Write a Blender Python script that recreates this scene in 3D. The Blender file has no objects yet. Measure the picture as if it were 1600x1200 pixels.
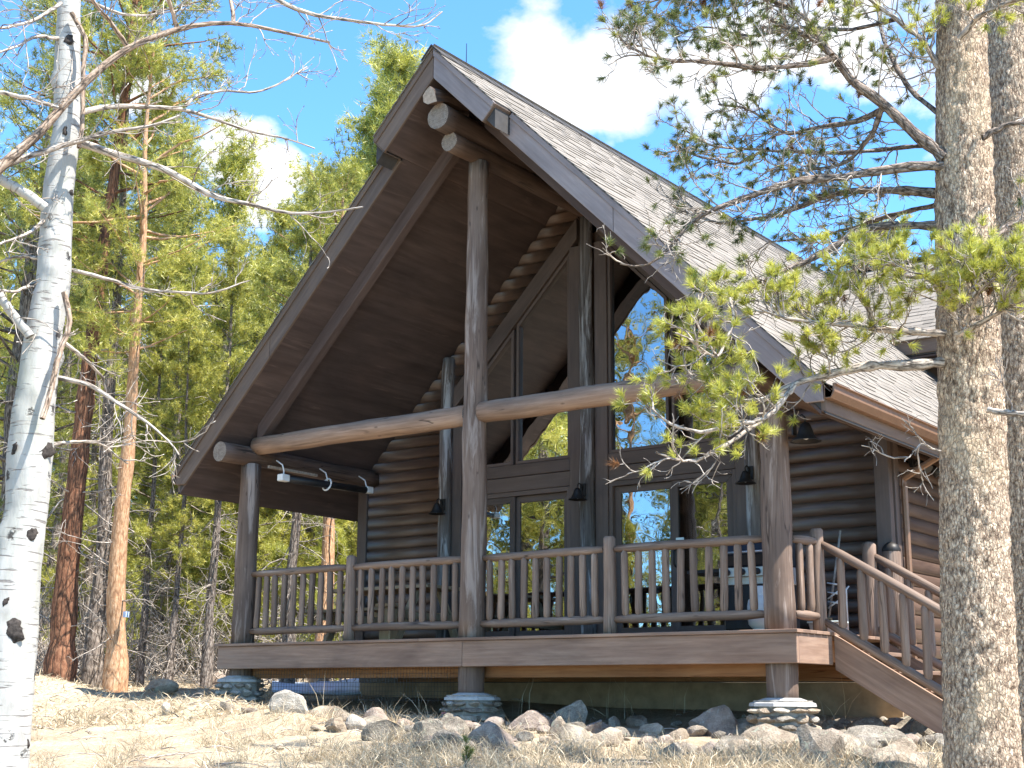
import bpy, bmesh, math, random
import numpy as np
from mathutils import Vector, Matrix, noise

R = math.radians
sc = bpy.context.scene
COL = sc.collection
rnd = random.Random(7)
nrs = np.random.RandomState(11)

# ------------------------------------------------------------------ camera
CAM = np.array([9.719, -12.164, -0.665])
F = np.array([-0.58747111, 0.77754614, 0.22427594])
RT = np.array([0.7988719, 0.60145595, 0.00737665])
UP = np.array([0.12915641, -0.18350132, 0.97449776])
FPX = 2142.5                                     # focal length in pixels of the 1600 wide photograph
cd = bpy.data.cameras.new('camera')
cam = bpy.data.objects.new('camera', cd)
COL.objects.link(cam)
cd.sensor_width = 36.0
cd.lens = 36.0 * FPX / 1600.0
cd.clip_start = 0.05
cd.clip_end = 2000.0
cam.matrix_world = Matrix(((RT[0], UP[0], -F[0], CAM[0]), (RT[1], UP[1], -F[1], CAM[1]), (RT[2], UP[2], -F[2], CAM[2]), (0, 0, 0, 1)))
sc.camera = cam


def ray(u, v):
    return F + RT * ((u - 800) / FPX) + UP * ((600 - v) / FPX)


def at(u, v, hd):
    """point seen at photo pixel (u, v) at horizontal distance hd from the camera"""
    r = ray(u, v)
    return Vector(CAM + r * (hd / math.hypot(r[0], r[1])))


# ------------------------------------------------------------------ light
SUN_EL, SUN_AZ = 60.0, 4.0                     # azimuth from +X towards +Y
sx, sy, sz = math.cos(R(SUN_EL)) * math.cos(R(SUN_AZ)), math.cos(R(SUN_EL)) * math.sin(R(SUN_AZ)), math.sin(R(SUN_EL))
sl = bpy.data.lights.new('sun', 'SUN')
sl.energy = 3.35
sl.angle = R(0.53)
sl.color = (1.0, 0.95, 0.87)
so = bpy.data.objects.new('sun', sl)
COL.objects.link(so)
so.rotation_euler = Vector((sx, sy, sz)).to_track_quat('Z', 'Y').to_euler()
so.location = (20, 0, 40)

w = bpy.data.worlds.new('World')
sc.world = w
w.use_nodes = True
nt = w.node_tree
nt.nodes.clear()


def N(tree, typ, **kw):
    n = tree.nodes.new(typ)
    for k, v in kw.items():
        if k in n.inputs.keys() and not hasattr(n, k):
            n.inputs[k].default_value = v
        else:
            setattr(n, k, v)
    return n


def L(tree, a, b):
    tree.links.new(a, b)


def val(tree, op, a, b=None, c=None, clamp=False):
    n = tree.nodes.new('ShaderNodeMath')
    n.operation = op
    n.use_clamp = clamp
    for i, x in enumerate((a, b, c)):
        if x is None:
            continue
        if hasattr(x, 'links'):
            tree.links.new(x, n.inputs[i])
        else:
            n.inputs[i].default_value = x
    return n.outputs[0]


sky = N(nt, 'ShaderNodeTexSky', sky_type='NISHITA')
sky.sun_disc = False
sky.sun_elevation = R(SUN_EL)
sky.sun_rotation = R(90 - SUN_AZ)
sky.altitude = 2500.0
sky.air_density = 1.0
sky.dust_density = 0.3
sky.ozone_density = 1.5
tint = N(nt, 'ShaderNodeMix', data_type='RGBA', blend_type='MULTIPLY')
tint.inputs[0].default_value = 1.0
L(nt, sky.outputs[0], tint.inputs[6])
tint.inputs[7].default_value = (.43, .71, .88, 1)
tc = N(nt, 'ShaderNodeTexCoord')
nrm = N(nt, 'ShaderNodeVectorMath', operation='NORMALIZE')
L(nt, tc.outputs['Generated'], nrm.inputs[0])
nz = N(nt, 'ShaderNodeTexNoise', noise_dimensions='3D')
nz.inputs['Scale'].default_value = 6.5
nz.inputs['Detail'].default_value = 9.0
nz.inputs['Roughness'].default_value = 0.56
nz.inputs['Distortion'].default_value = 0.15
mp = N(nt, 'ShaderNodeMapping')
mp.inputs['Location'].default_value = (3.1, 1.7, 0.4)
mp.inputs['Scale'].default_value = (1, 1, 1.5)
L(nt, nrm.outputs[0], mp.inputs[0])
L(nt, mp.outputs[0], nz.inputs['Vector'])
acc = None
# cumulus banks: direction (photo pixel or free vector: unseen cloud added for white fill light), cosine width, weight
banks = [(ray(880, 85), .0016, .50), (ray(960, 110), .003, .55), (ray(1110, 110), .003, .46), (ray(1350, 90), .005, .40), (ray(1560, 150), .006, .40), (ray(220, 135), .0007, .50),
         (ray(370, 235), .0007, .44), (ray(420, 290), .0009, .42), (ray(1040, 230), .0008, .3), (np.array([.2, -.8, .5]), .10, .45), (np.array([.9, .2, .45]), .10, .5),
         (np.array([.5, -.3, .9]), .08, .45), (np.array([-.2, -.5, .9]), .05, .42), (np.array([.7, .7, .5]), .06, .45)]
for dv, wd, wt in banks:
    dv = dv / np.linalg.norm(dv)
    dt = N(nt, 'ShaderNodeVectorMath', operation='DOT_PRODUCT')
    L(nt, nrm.outputs[0], dt.inputs[0])
    dt.inputs[1].default_value = tuple(dv)
    b = val(nt, 'SUBTRACT', 1.0, dt.outputs['Value'])
    b = val(nt, 'DIVIDE', b, -wd)
    b = val(nt, 'EXPONENT', b)
    b = val(nt, 'MULTIPLY', b, wt)
    acc = b if acc is None else val(nt, 'MAXIMUM', acc, b)
m = val(nt, 'ADD', val(nt, 'MULTIPLY', nz.outputs[0], 1.35), acc)
m = val(nt, 'SUBTRACT', m, 0.98)
m = val(nt, 'MULTIPLY', m, 7.5, clamp=True)
m = val(nt, 'SMOOTH_MIN', m, 0.97, 0.2)
nz2 = N(nt, 'ShaderNodeTexNoise')
nz2.inputs['Scale'].default_value = 7.0
nz2.inputs['Detail'].default_value = 6.0
L(nt, mp.outputs[0], nz2.inputs['Vector'])
cr = N(nt, 'ShaderNodeValToRGB')
cr.color_ramp.elements[0].color = (1.6, 1.68, 1.8, 1)
cr.color_ramp.elements[1].color = (2.5, 2.5, 2.5, 1)
cr.color_ramp.elements[0].position = 0.38
cr.color_ramp.elements[1].position = 0.6
L(nt, nz2.outputs[0], cr.inputs[0])
cm = N(nt, 'ShaderNodeMix', data_type='RGBA')
L(nt, m, cm.inputs[0])
L(nt, tint.outputs[2], cm.inputs[6])
L(nt, cr.outputs[0], cm.inputs[7])
bg = N(nt, 'ShaderNodeBackground')
bg.inputs['Strength'].default_value = 0.15
L(nt, cm.outputs[2], bg.inputs['Color'])
wo = N(nt, 'ShaderNodeOutputWorld')
L(nt, bg.outputs[0], wo.inputs[0])

vs = sc.view_settings
vs.view_transform = 'Standard'
vs.look = 'None'
vs.gamma = 1.0
vs.use_curve_mapping = False
vs.exposure = 2.05
sc.cycles.max_bounces = 8
sc.cycles.transparent_max_bounces = 12
sc.cycles.caustics_reflective = False
sc.cycles.caustics_refractive = False

# ------------------------------------------------------------------ materials
MATS = {}


def base_mat(name, rough=0.85, spec=0.3):
    m_ = bpy.data.materials.new(name)
    m_.use_nodes = True
    t = m_.node_tree
    p = t.nodes['Principled BSDF']
    p.inputs['Roughness'].default_value = rough
    p.inputs['Specular IOR Level'].default_value = spec
    MATS[name] = m_
    return m_, t, p


def ramp(t, fac, stops):
    r = N(t, 'ShaderNodeValToRGB')
    els = r.color_ramp.elements
    while len(els) < len(stops):
        els.new(0.5)
    for e, (pos, c) in zip(els, stops):
        e.position = pos
        e.color = (*c, 1)
    L(t, fac, r.inputs[0])
    return r.outputs[0]


def coords(t, kind='UV', scale=(1, 1, 1), rand=True):
    c = N(t, 'ShaderNodeTexCoord')
    mpn = N(t, 'ShaderNodeMapping')
    mpn.inputs['Scale'].default_value = scale
    L(t, c.outputs[kind], mpn.inputs[0])
    if rand:
        oi = N(t, 'ShaderNodeObjectInfo')
        k = val(t, 'MULTIPLY', oi.outputs['Random'], 37.0)
        L(t, k, mpn.inputs['Location'])
    return mpn.outputs[0]


def noise_n(t, vec, scale, detail=4, rough=0.55, dist=0.0):
    n = N(t, 'ShaderNodeTexNoise')
    n.inputs['Scale'].default_value = scale
    n.inputs['Detail'].default_value = detail
    n.inputs['Roughness'].default_value = rough
    n.inputs['Distortion'].default_value = dist
    L(t, vec, n.inputs['Vector'])
    return n.outputs[0]


def bump(t, p, h, strength=0.4, dist=0.01):
    b = N(t, 'ShaderNodeBump')
    b.inputs['Strength'].default_value = strength
    b.inputs['Distance'].default_value = dist
    L(t, h, b.inputs['Height'])
    L(t, b.outputs[0], p.inputs['Normal'])


def mixc(t, fac, a, b, mode='MIX'):
    n = N(t, 'ShaderNodeMix', data_type='RGBA', blend_type=mode)
    for i, x in ((0, fac), (6, a), (7, b)):
        if hasattr(x, 'links'):
            L(t, x, n.inputs[i])
        elif i == 0:
            n.inputs[0].default_value = x
        else:
            n.inputs[i].default_value = (*x, 1)
    return n.outputs[2]


def wood(name, dark, mid, light, worn=None, worn_amt=0.55, rough=0.7, grain=1.0, bump_s=0.35, knots=True, spec=0.3):
    """stained wood: grain runs along UV v (metres), u is metres across"""
    m_, t, p = base_mat(name, rough, spec)
    vec = coords(t, 'UV', (28 * grain, 1.6 * grain, 1))
    g = noise_n(t, vec, 1.0, 5, 0.6, 0.4)
    vec2 = coords(t, 'UV', (5, 1.1, 1))
    g2 = noise_n(t, vec2, 1.0, 3, 0.5)
    s = val(t, 'ADD', val(t, 'MULTIPLY', g, .6), val(t, 'MULTIPLY', g2, .4))
    c = ramp(t, s, [(.3, dark), (.5, mid), (.68, light)])
    oi = N(t, 'ShaderNodeObjectInfo')
    c = mixc(t, .5, c, ramp(t, oi.outputs['Random'], [(0, (.72, .72, .72)), (1, (1.22, 1.2, 1.18))]), 'MULTIPLY')
    if worn:
        vec3 = coords(t, 'UV', (9, .9, 1))
        wn = noise_n(t, vec3, 1.0, 6, 0.65, 0.6)
        wf = ramp(t, wn, [(worn_amt, (0, 0, 0)), (worn_amt + .1, (1, 1, 1))])
        c = mixc(t, wf, c, worn)
    if knots:
        v = N(t, 'ShaderNodeTexVoronoi', feature='F1')
        v.inputs['Scale'].default_value = 1.0
        L(t, coords(t, 'UV', (7, 2.6, 1)), v.inputs['Vector'])
        kf = ramp(t, v.outputs['Distance'], [(.05, (1, 1, 1)), (.11, (0, 0, 0))])
        c = mixc(t, val(t, 'MULTIPLY', kf, .7), c, tuple(x * .45 for x in dark))
    if knots:
        # drying checks along the grain
        cn = noise_n(t, coords(t, 'UV', (11, .55, 1)), 1.0, 2, .4, .25)
        ck = val(t, 'ABSOLUTE', val(t, 'SUBTRACT', cn, .5))
        cf = ramp(t, ck, [(.004, (1, 1, 1)), (.014, (0, 0, 0))])
        br = ramp(t, noise_n(t, coords(t, 'UV', (3, 1.3, 1)), 1.0, 2, .5), [(.45, (0, 0, 0)), (.6, (1, 1, 1))])
        cf = val(t, 'MULTIPLY', cf, br)
        c = mixc(t, val(t, 'MULTIPLY', cf, .85), c, tuple(x * .3 for x in dark))
        s = val(t, 'SUBTRACT', s, val(t, 'MULTIPLY', cf, .8))
    # weather blotches
    bn = noise_n(t, coords(t, 'UV', (2.2, .7, 1)), 1.0, 5, .65, .5)
    c = mixc(t, .75, c, ramp(t, bn, [(.3, (.66, .66, .68)), (.5, (1, 1, 1)), (.72, (1.32, 1.28, 1.24))]), 'MULTIPLY')
    L(t, c, p.inputs['Base Color'])
    bump(t, p, s, bump_s, 0.012)
    return m_


wood('log_stain', (0.058, 0.037, 0.026), (0.102, 0.066, 0.049), (0.146, 0.100, 0.076), worn=(0.195, 0.150, 0.120), worn_amt=.62, rough=.6)
wood('post_stain', (0.098, 0.063, 0.047), (0.149, 0.103, 0.078), (0.205, 0.148, 0.115), worn=(0.307, 0.243, 0.203), worn_amt=.54, rough=.75)
wood('weathered_log', (0.053, 0.039, 0.034), (0.106, 0.087, 0.077), (0.194, 0.173, 0.162), worn=(0.352, 0.338, 0.333), worn_amt=.52, rough=.7)
wood('rail_stain', (0.127, 0.081, 0.058), (0.205, 0.141, 0.104), (0.278, 0.199, 0.149), worn=(0.332, 0.250, 0.199), worn_amt=.6, rough=.65)
wood('siding_stain', (0.058, 0.034, 0.024), (0.090, 0.055, 0.039), (0.125, 0.080, 0.055), rough=.4, knots=False, bump_s=.2, spec=.5)
wood('trim_stain', (0.088, 0.063, 0.051), (0.110, 0.079, 0.066), (0.132, 0.096, 0.080), rough=.6, knots=False, bump_s=.12)
wood('fascia_brown', (0.098, 0.065, 0.046), (0.129, 0.088, 0.064), (0.161, 0.114, 0.084), worn=(0.186, 0.141, 0.111), worn_amt=.66, rough=.65, knots=False, bump_s=.15)
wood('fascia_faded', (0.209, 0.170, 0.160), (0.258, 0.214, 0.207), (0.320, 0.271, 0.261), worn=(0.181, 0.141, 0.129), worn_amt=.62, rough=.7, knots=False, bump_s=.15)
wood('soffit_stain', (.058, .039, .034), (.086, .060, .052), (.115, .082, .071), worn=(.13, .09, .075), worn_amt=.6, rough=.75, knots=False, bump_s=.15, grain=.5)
wood('deck_stain', (0.168, 0.102, 0.072), (0.247, 0.161, 0.116), (0.325, 0.223, 0.162), rough=.7, knots=False, bump_s=.2)
wood('beam_bounce_lit', (0.179, 0.112, 0.075), (0.273, 0.180, 0.128), (0.357, 0.250, 0.185), worn=(0.420, 0.310, 0.240), worn_amt=.6, rough=.75)  # tie beams: warm bounce light from the ground put into a paler wood colour
wood('raw_lumber', (.26, .11, .045), (.36, .17, .075), (.44, .23, .11), rough=.8, knots=True, bump_s=.1)
wood('pine_plank', (.28, .19, .105), (.38, .27, .155), (.46, .34, .21), rough=.7, bump_s=.15)


def flat(name, col, rough=.6, metal=0.0, var=.12, sc_=14.0, spec=.4, bmp=.1):
    m_, t, p = base_mat(name, rough, spec)
    p.inputs['Metallic'].default_value = metal
    n = noise_n(t, coords(t, 'Object', (1, 1, 1)), sc_, 5, .6)
    c = ramp(t, n, [(.3, tuple(x * (1 - var) for x in col)), (.7, tuple(min(1, x * (1 + var)) for x in col))])
    L(t, c, p.inputs['Base Color'])
    if bmp:
        bump(t, p, n, bmp, .004)
    return m_


flat('dark_iron', (.022, .02, .019), .5, 0.3, .3)
flat('black_plastic', (.015, .015, .017), .45)
flat('white_plastic', (.72, .72, .70), .45, 0, .05)
flat('white_metal', (.74, .75, .76), .35, 0, .05)
flat('steel', (.55, .55, .56), .3, .8, .08)
flat('grill_enamel', (.014, .016, .022), .35, 0.1, .2)
flat('gutter_copper', (.215, .12, .07), .42, 0.2, .12)
flat('concrete', (.37, .265, .17), .9, 0, .25, 5.0, .2, .2)
flat('mortar', (.30, .27, .23), .95, 0, .25, 20, .1, .3)
flat('cap_concrete', (.40, .385, .365), .9, 0, .15, 16, .2, .3)
flat('blue_tarp', (.42, .51, .68), .5, 0, .25, 6)
flat('pink_paint', (.65, .20, .26), .6, 0, .1)
flat('room_wall', (.16, .12, .085), .9, 0, .2, 3)
flat('room_floor', (.14, .09, .055), .6, 0, .2, 3)
flat('wire_grey', (.09, .09, .09), .5, .5)
flat('end_grain_pale', (.34, .28, .23), .9, 0, .35, 26, .1, .5)
flat('roof_felt', (.05, .046, .044), .9, 0, .2, 10)
flat('sticker_white', (.6, .68, .66), .5, 0, .05)
flat('lens_glass', (.5, .5, .5), .15, 0, .05)


def glass_mat():
    m_ = bpy.data.materials.new('window_glass')
    m_.use_nodes = True
    t = m_.node_tree
    t.nodes.clear()
    o = N(t, 'ShaderNodeOutputMaterial')
    tr = N(t, 'ShaderNodeBsdfTransparent')
    tr.inputs[0].default_value = (.55, .57, .56, 1)
    gl = N(t, 'ShaderNodeBsdfGlossy')
    gl.inputs['Roughness'].default_value = .004
    gl.inputs['Color'].default_value = (.88, .90, .90, 1)
    n = noise_n(t, coords(t, 'Object', (1, 1, 1), False), 2.2, 2, .5)
    b = N(t, 'ShaderNodeBump')
    b.inputs['Strength'].default_value = .05
    b.inputs['Distance'].default_value = .05
    L(t, n, b.inputs['Height'])
    L(t, b.outputs[0], gl.inputs['Normal'])
    fr = N(t, 'ShaderNodeFresnel')
    fr.inputs['IOR'].default_value = 1.9
    f = val(t, 'ADD', val(t, 'MULTIPLY', fr.outputs[0], 1.6), .27, clamp=True)
    mx = N(t, 'ShaderNodeMixShader')
    L(t, f, mx.inputs[0])
    L(t, tr.outputs[0], mx.inputs[1])
    L(t, gl.outputs[0], mx.inputs[2])
    L(t, mx.outputs[0], o.inputs[0])
    MATS['window_glass'] = m_


glass_mat()


def end_grain():
    m_, t, p = base_mat('end_grain', .9, .15)
    c = coords(t, 'UV', (1, 1, 1))
    wv = N(t, 'ShaderNodeTexWave', wave_type='RINGS', rings_direction='SPHERICAL')
    wv.inputs['Scale'].default_value = 22
    wv.inputs['Distortion'].default_value = 2.5
    wv.inputs['Detail'].default_value = 3
    L(t, c, wv.inputs['Vector'])
    n = noise_n(t, c, 30, 5, .6)
    s = val(t, 'ADD', val(t, 'MULTIPLY', wv.outputs['Fac'], .35), val(t, 'MULTIPLY', n, .65))
    L(t, ramp(t, s, [(.25, (.10, .078, .062)), (.5, (.23, .185, .15)), (.75, (.34, .29, .245))]), p.inputs['Base Color'])
    bump(t, p, s, .5, .01)


end_grain()


def shingle_mat():
    m_, t, p = base_mat('shingle', .95, .15)
    at_ = N(t, 'ShaderNodeAttribute', attribute_name='tint')
    oi = N(t, 'ShaderNodeObjectInfo')
    s = val(t, 'FRACT', val(t, 'ADD', at_.outputs['Fac'], val(t, 'MULTIPLY', oi.outputs['Random'], 5.0)))
    c = ramp(t, s, [(0, (.185, .164, .14)), (.3, (.217, .193, .165)), (.7, (.24, .213, .183)), (1, (.203, .18, .154))])
    n = noise_n(t, coords(t, 'Object', (1, 1, 1), False), 140, 3, .7)
    c = mixc(t, .55, c, ramp(t, n, [(.3, (.6, .6, .6)), (.7, (1.3, 1.28, 1.25))]), 'MULTIPLY')
    L(t, c, p.inputs['Base Color'])
    bump(t, p, n, .35, .004)


shingle_mat()


def foliage_mat(name, dark, mid, light, trans=.35):
    m_ = bpy.data.materials.new(name)
    m_.use_nodes = True
    t = m_.node_tree
    t.nodes.clear()
    o = N(t, 'ShaderNodeOutputMaterial')
    a = N(t, 'ShaderNodeAttribute', attribute_name='tint')
    oi = N(t, 'ShaderNodeObjectInfo')
    s = val(t, 'ADD', a.outputs['Fac'], val(t, 'MULTIPLY', val(t, 'SUBTRACT', oi.outputs['Random'], .5), .3), clamp=True)
    c = ramp(t, s, [(0.05, dark), (.5, mid), (.95, light)])
    d = N(t, 'ShaderNodeBsdfDiffuse')
    tr = N(t, 'ShaderNodeBsdfTranslucent')
    gl = N(t, 'ShaderNodeBsdfGlossy')
    gl.inputs['Roughness'].default_value = .45
    gl.inputs['Color'].default_value = (.8, .8, .7, 1)
    L(t, c, d.inputs[0])
    L(t, c, tr.inputs[0])
    mx = N(t, 'ShaderNodeMixShader')
    mx.inputs[0].default_value = trans
    L(t, d.outputs[0], mx.inputs[1])
    L(t, tr.outputs[0], mx.inputs[2])
    m2 = N(t, 'ShaderNodeMixShader')
    m2.inputs[0].default_value = .06
    L(t, mx.outputs[0], m2.inputs[1])
    L(t, gl.outputs[0], m2.inputs[2])
    L(t, m2.outputs[0], o.inputs[0])
    MATS[name] = m_


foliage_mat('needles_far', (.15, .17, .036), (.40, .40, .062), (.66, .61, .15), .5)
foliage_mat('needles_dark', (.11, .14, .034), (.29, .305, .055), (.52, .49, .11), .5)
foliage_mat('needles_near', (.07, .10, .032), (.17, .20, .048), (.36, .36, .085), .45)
foliage_mat('needles_lit', (.24, .265, .045), (.42, .43, .07), (.58, .57, .12), .5)  # yellower copy of needles_near, sunlight put into the colour; young pines wear it too
foliage_mat('needles_dead', (.14, .06, .025), (.24, .11, .045), (.32, .16, .07))
foliage_mat('dry_blades', (.27, .215, .15), (.50, .405, .27), (.68, .57, .40), .3)
foliage_mat('green_shoots', (.06, .10, .02), (.12, .17, .03), (.2, .24, .05))


def bark(name, c0, c1, c2, scale=(9, 2.2), crack=(.03, .024, .02), bs=.8, patch=None, fine=28, crk=.8):
    m_, t, p = base_mat(name, .95, .15)
    vec = coords(t, 'UV', (scale[0], scale[1], 1))
    v = N(t, 'ShaderNodeTexVoronoi', feature='DISTANCE_TO_EDGE')
    v.inputs['Scale'].default_value = 1
    v.inputs['Randomness'].default_value = 1
    wob = noise_n(t, vec, 1.7, 4, .6)
    wv = N(t, 'ShaderNodeVectorMath', operation='ADD')
    L(t, vec, wv.inputs[0])
    L(t, wob, wv.inputs[1])
    L(t, wv.outputs[0], v.inputs['Vector'])
    n = noise_n(t, coords(t, 'UV', (fine, fine * .45, 1)), 1.0, 6, .7)
    c = ramp(t, n, [(.36, c0), (.49, c1), (.62, c2)])
    if patch:
        pn = noise_n(t, coords(t, 'UV', (1.6, .9, 1)), 1.0, 4, .6, .6)
        c = mixc(t, ramp(t, pn, [(.56, (0, 0, 0)), (.68, (1, 1, 1))]), c, mixc(t, .6, c, patch))
    ck = ramp(t, v.outputs[0], [(.015, (1, 1, 1)), (.11, (0, 0, 0))])
    c = mixc(t, val(t, 'MULTIPLY', ck, crk), c, crack)
    L(t, c, p.inputs['Base Color'])
    h = val(t, 'ADD', val(t, 'MINIMUM', v.outputs[0], .22), val(t, 'MULTIPLY', n, .25))
    bump(t, p, h, bs, .05)
    return m_


bark('bark_flaky', (.13, .088, .062), (.41, .30, .21), (.74, .59, .43), (44, 27), patch=(.66, .50, .33), fine=50, bs=.7, crk=.5)  # patch tone: yellowish lichen, and sunlit streaks put into the colour
bark('bark_orange', (.33, .17, .09), (.50, .29, .16), (.64, .42, .26), (9, 2.4), crack=(.12, .06, .035), bs=.4, fine=20, crk=.45)
bark('bark_red', (.13, .058, .034), (.215, .10, .058), (.32, .165, .095), (9, 2.4), fine=20)
bark('bark_grey', (.11, .088, .074), (.22, .18, .152), (.36, .31, .265), (10, 3), fine=24)
bark('twig_grey', (.20, .165, .14), (.37, .32, .275), (.52, .46, .40), (20, 5), bs=.2, fine=40)
bark('twig_bare', (.26, .215, .175), (.40, .34, .285), (.54, .48, .42), (20, 4), bs=.2, fine=30)
bark('limb_brown', (.10, .078, .062), (.20, .155, .125), (.34, .28, .235), (24, 8), bs=.6, fine=50)
bark('aspen_limb', (.20, .14, .10), (.33, .24, .175), (.46, .36, .28), (20, 6), bs=.4, fine=40)


def aspen_mat():
    m_, t, p = base_mat('aspen_bark', .8, .25)
    vec = coords(t, 'UV', (1, 1, 1), False)
    n = noise_n(t, coords(t, 'UV', (10, 5, 1), False), 1.0, 5, .6)
    c = ramp(t, n, [(.25, (.27, .26, .235)), (.5, (.37, .358, .328)), (.75, (.43, .418, .387))])
    gs = noise_n(t, coords(t, 'UV', (2.5, 1.4, 1), False), 1.0, 5, .65, .6)
    c = mixc(t, ramp(t, gs, [(.5, (0, 0, 0)), (.72, (.75, .75, .75))]), c, (.27, .27, .215))
    # thin horizontal lenticels
    ln = noise_n(t, coords(t, 'UV', (4, 55, 1), False), 1.0, 4, .55, .3)
    lm_ = ramp(t, ln, [(.585, (0, 0, 0)), (.64, (1, 1, 1))])
    c = mixc(t, val(t, 'MULTIPLY', lm_, .75), c, (.12, .10, .09))
    # black healed scars
    v = N(t, 'ShaderNodeTexVoronoi', feature='F1')
    v.inputs['Scale'].default_value = 1
    wv = N(t, 'ShaderNodeVectorMath', operation='ADD')
    L(t, coords(t, 'UV', (4.2, 5.2, 1), False), wv.inputs[0])
    L(t, val(t, 'MULTIPLY', noise_n(t, coords(t, 'UV', (16, 22, 1), False), 1, 4, .7), .5), wv.inputs[1])
    L(t, wv.outputs[0], v.inputs['Vector'])
    scar = ramp(t, v.outputs['Distance'], [(.12, (1, 1, 1)), (.18, (0, 0, 0))])
    c = mixc(t, val(t, 'MULTIPLY', scar, .92), c, (.035, .03, .027))
    L(t, c, p.inputs['Base Color'])
    h = val(t, 'SUBTRACT', n, val(t, 'ADD', val(t, 'MULTIPLY', lm_, .3), val(t, 'MULTIPLY', scar, .8)))
    bump(t, p, h, .5, .012)


aspen_mat()
flat('aspen_scar', (.05, .042, .037), .95, 0, .6, 60, .1, .6)


def stone_mat(name, c0, c1, c2, lichen=None):
    m_, t, p = base_mat(name, .92, .2)
    vec = coords(t, 'Object', (1, 1, 1))
    n = noise_n(t, vec, 6, 8, .65, .3)
    n2 = noise_n(t, vec, 70, 4, .7)
    s = val(t, 'ADD', val(t, 'MULTIPLY', n, .65), val(t, 'MULTIPLY', n2, .35))
    c = ramp(t, s, [(.38, c0), (.5, c1), (.61, c2)])
    oi = N(t, 'ShaderNodeObjectInfo')
    c = mixc(t, .6, c, ramp(t, oi.outputs['Random'], [(0, (.75, .75, .78)), (.5, (1, .97, .93)), (1, (1.25, 1.17, 1.1))]), 'MULTIPLY')
    if lichen:
        ln = noise_n(t, vec, 13, 6, .7, .5)
        c = mixc(t, ramp(t, ln, [(.58, (0, 0, 0)), (.64, (1, 1, 1))]), c, lichen)
    L(t, c, p.inputs['Base Color'])
    bump(t, p, s, 1.0, .05)


stone_mat('stone_grey', (.11, .094, .077), (.25, .22, .178), (.42, .375, .31), (.34, .34, .25))
stone_mat('stone_tan', (.17, .135, .10), (.31, .255, .195), (.45, .385, .305), (.33, .33, .25))
stone_mat('stone_pink', (.19, .148, .12), (.31, .25, .205), (.43, .36, .30), (.36, .34, .28))
stone_mat('stone_pale', (.32, .285, .235), (.45, .405, .34), (.57, .525, .46))


def ground_mat():
    m_, t, p = base_mat('ground_litter', .98, .1)
    vec = coords(t, 'Object', (1, 1, 1), False)
    n = noise_n(t, vec, 1.3, 6, .6, .4)
    n2 = noise_n(t, vec, 22, 6, .7)
    n3 = noise_n(t, coords(t, 'Object', (60, 9, 20), False), 1, 4, .7, 1.0)
    s = val(t, 'ADD', val(t, 'MULTIPLY', n2, .6), val(t, 'MULTIPLY', n3, .4))
    a = ramp(t, s, [(.33, (.25, .195, .135)), (.5, (.44, .36, .25)), (.64, (.62, .53, .39))])
    b = ramp(t, s, [(.35, (.18, .13, .09)), (.5, (.33, .255, .175)), (.65, (.50, .41, .29))])
    c = mixc(t, ramp(t, n, [(.42, (0, 0, 0)), (.6, (1, 1, 1))]), a, b)
    L(t, c, p.inputs['Base Color'])
    bump(t, p, s, .9, .04)


ground_mat()

# ------------------------------------------------------------------ mesh helpers


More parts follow.
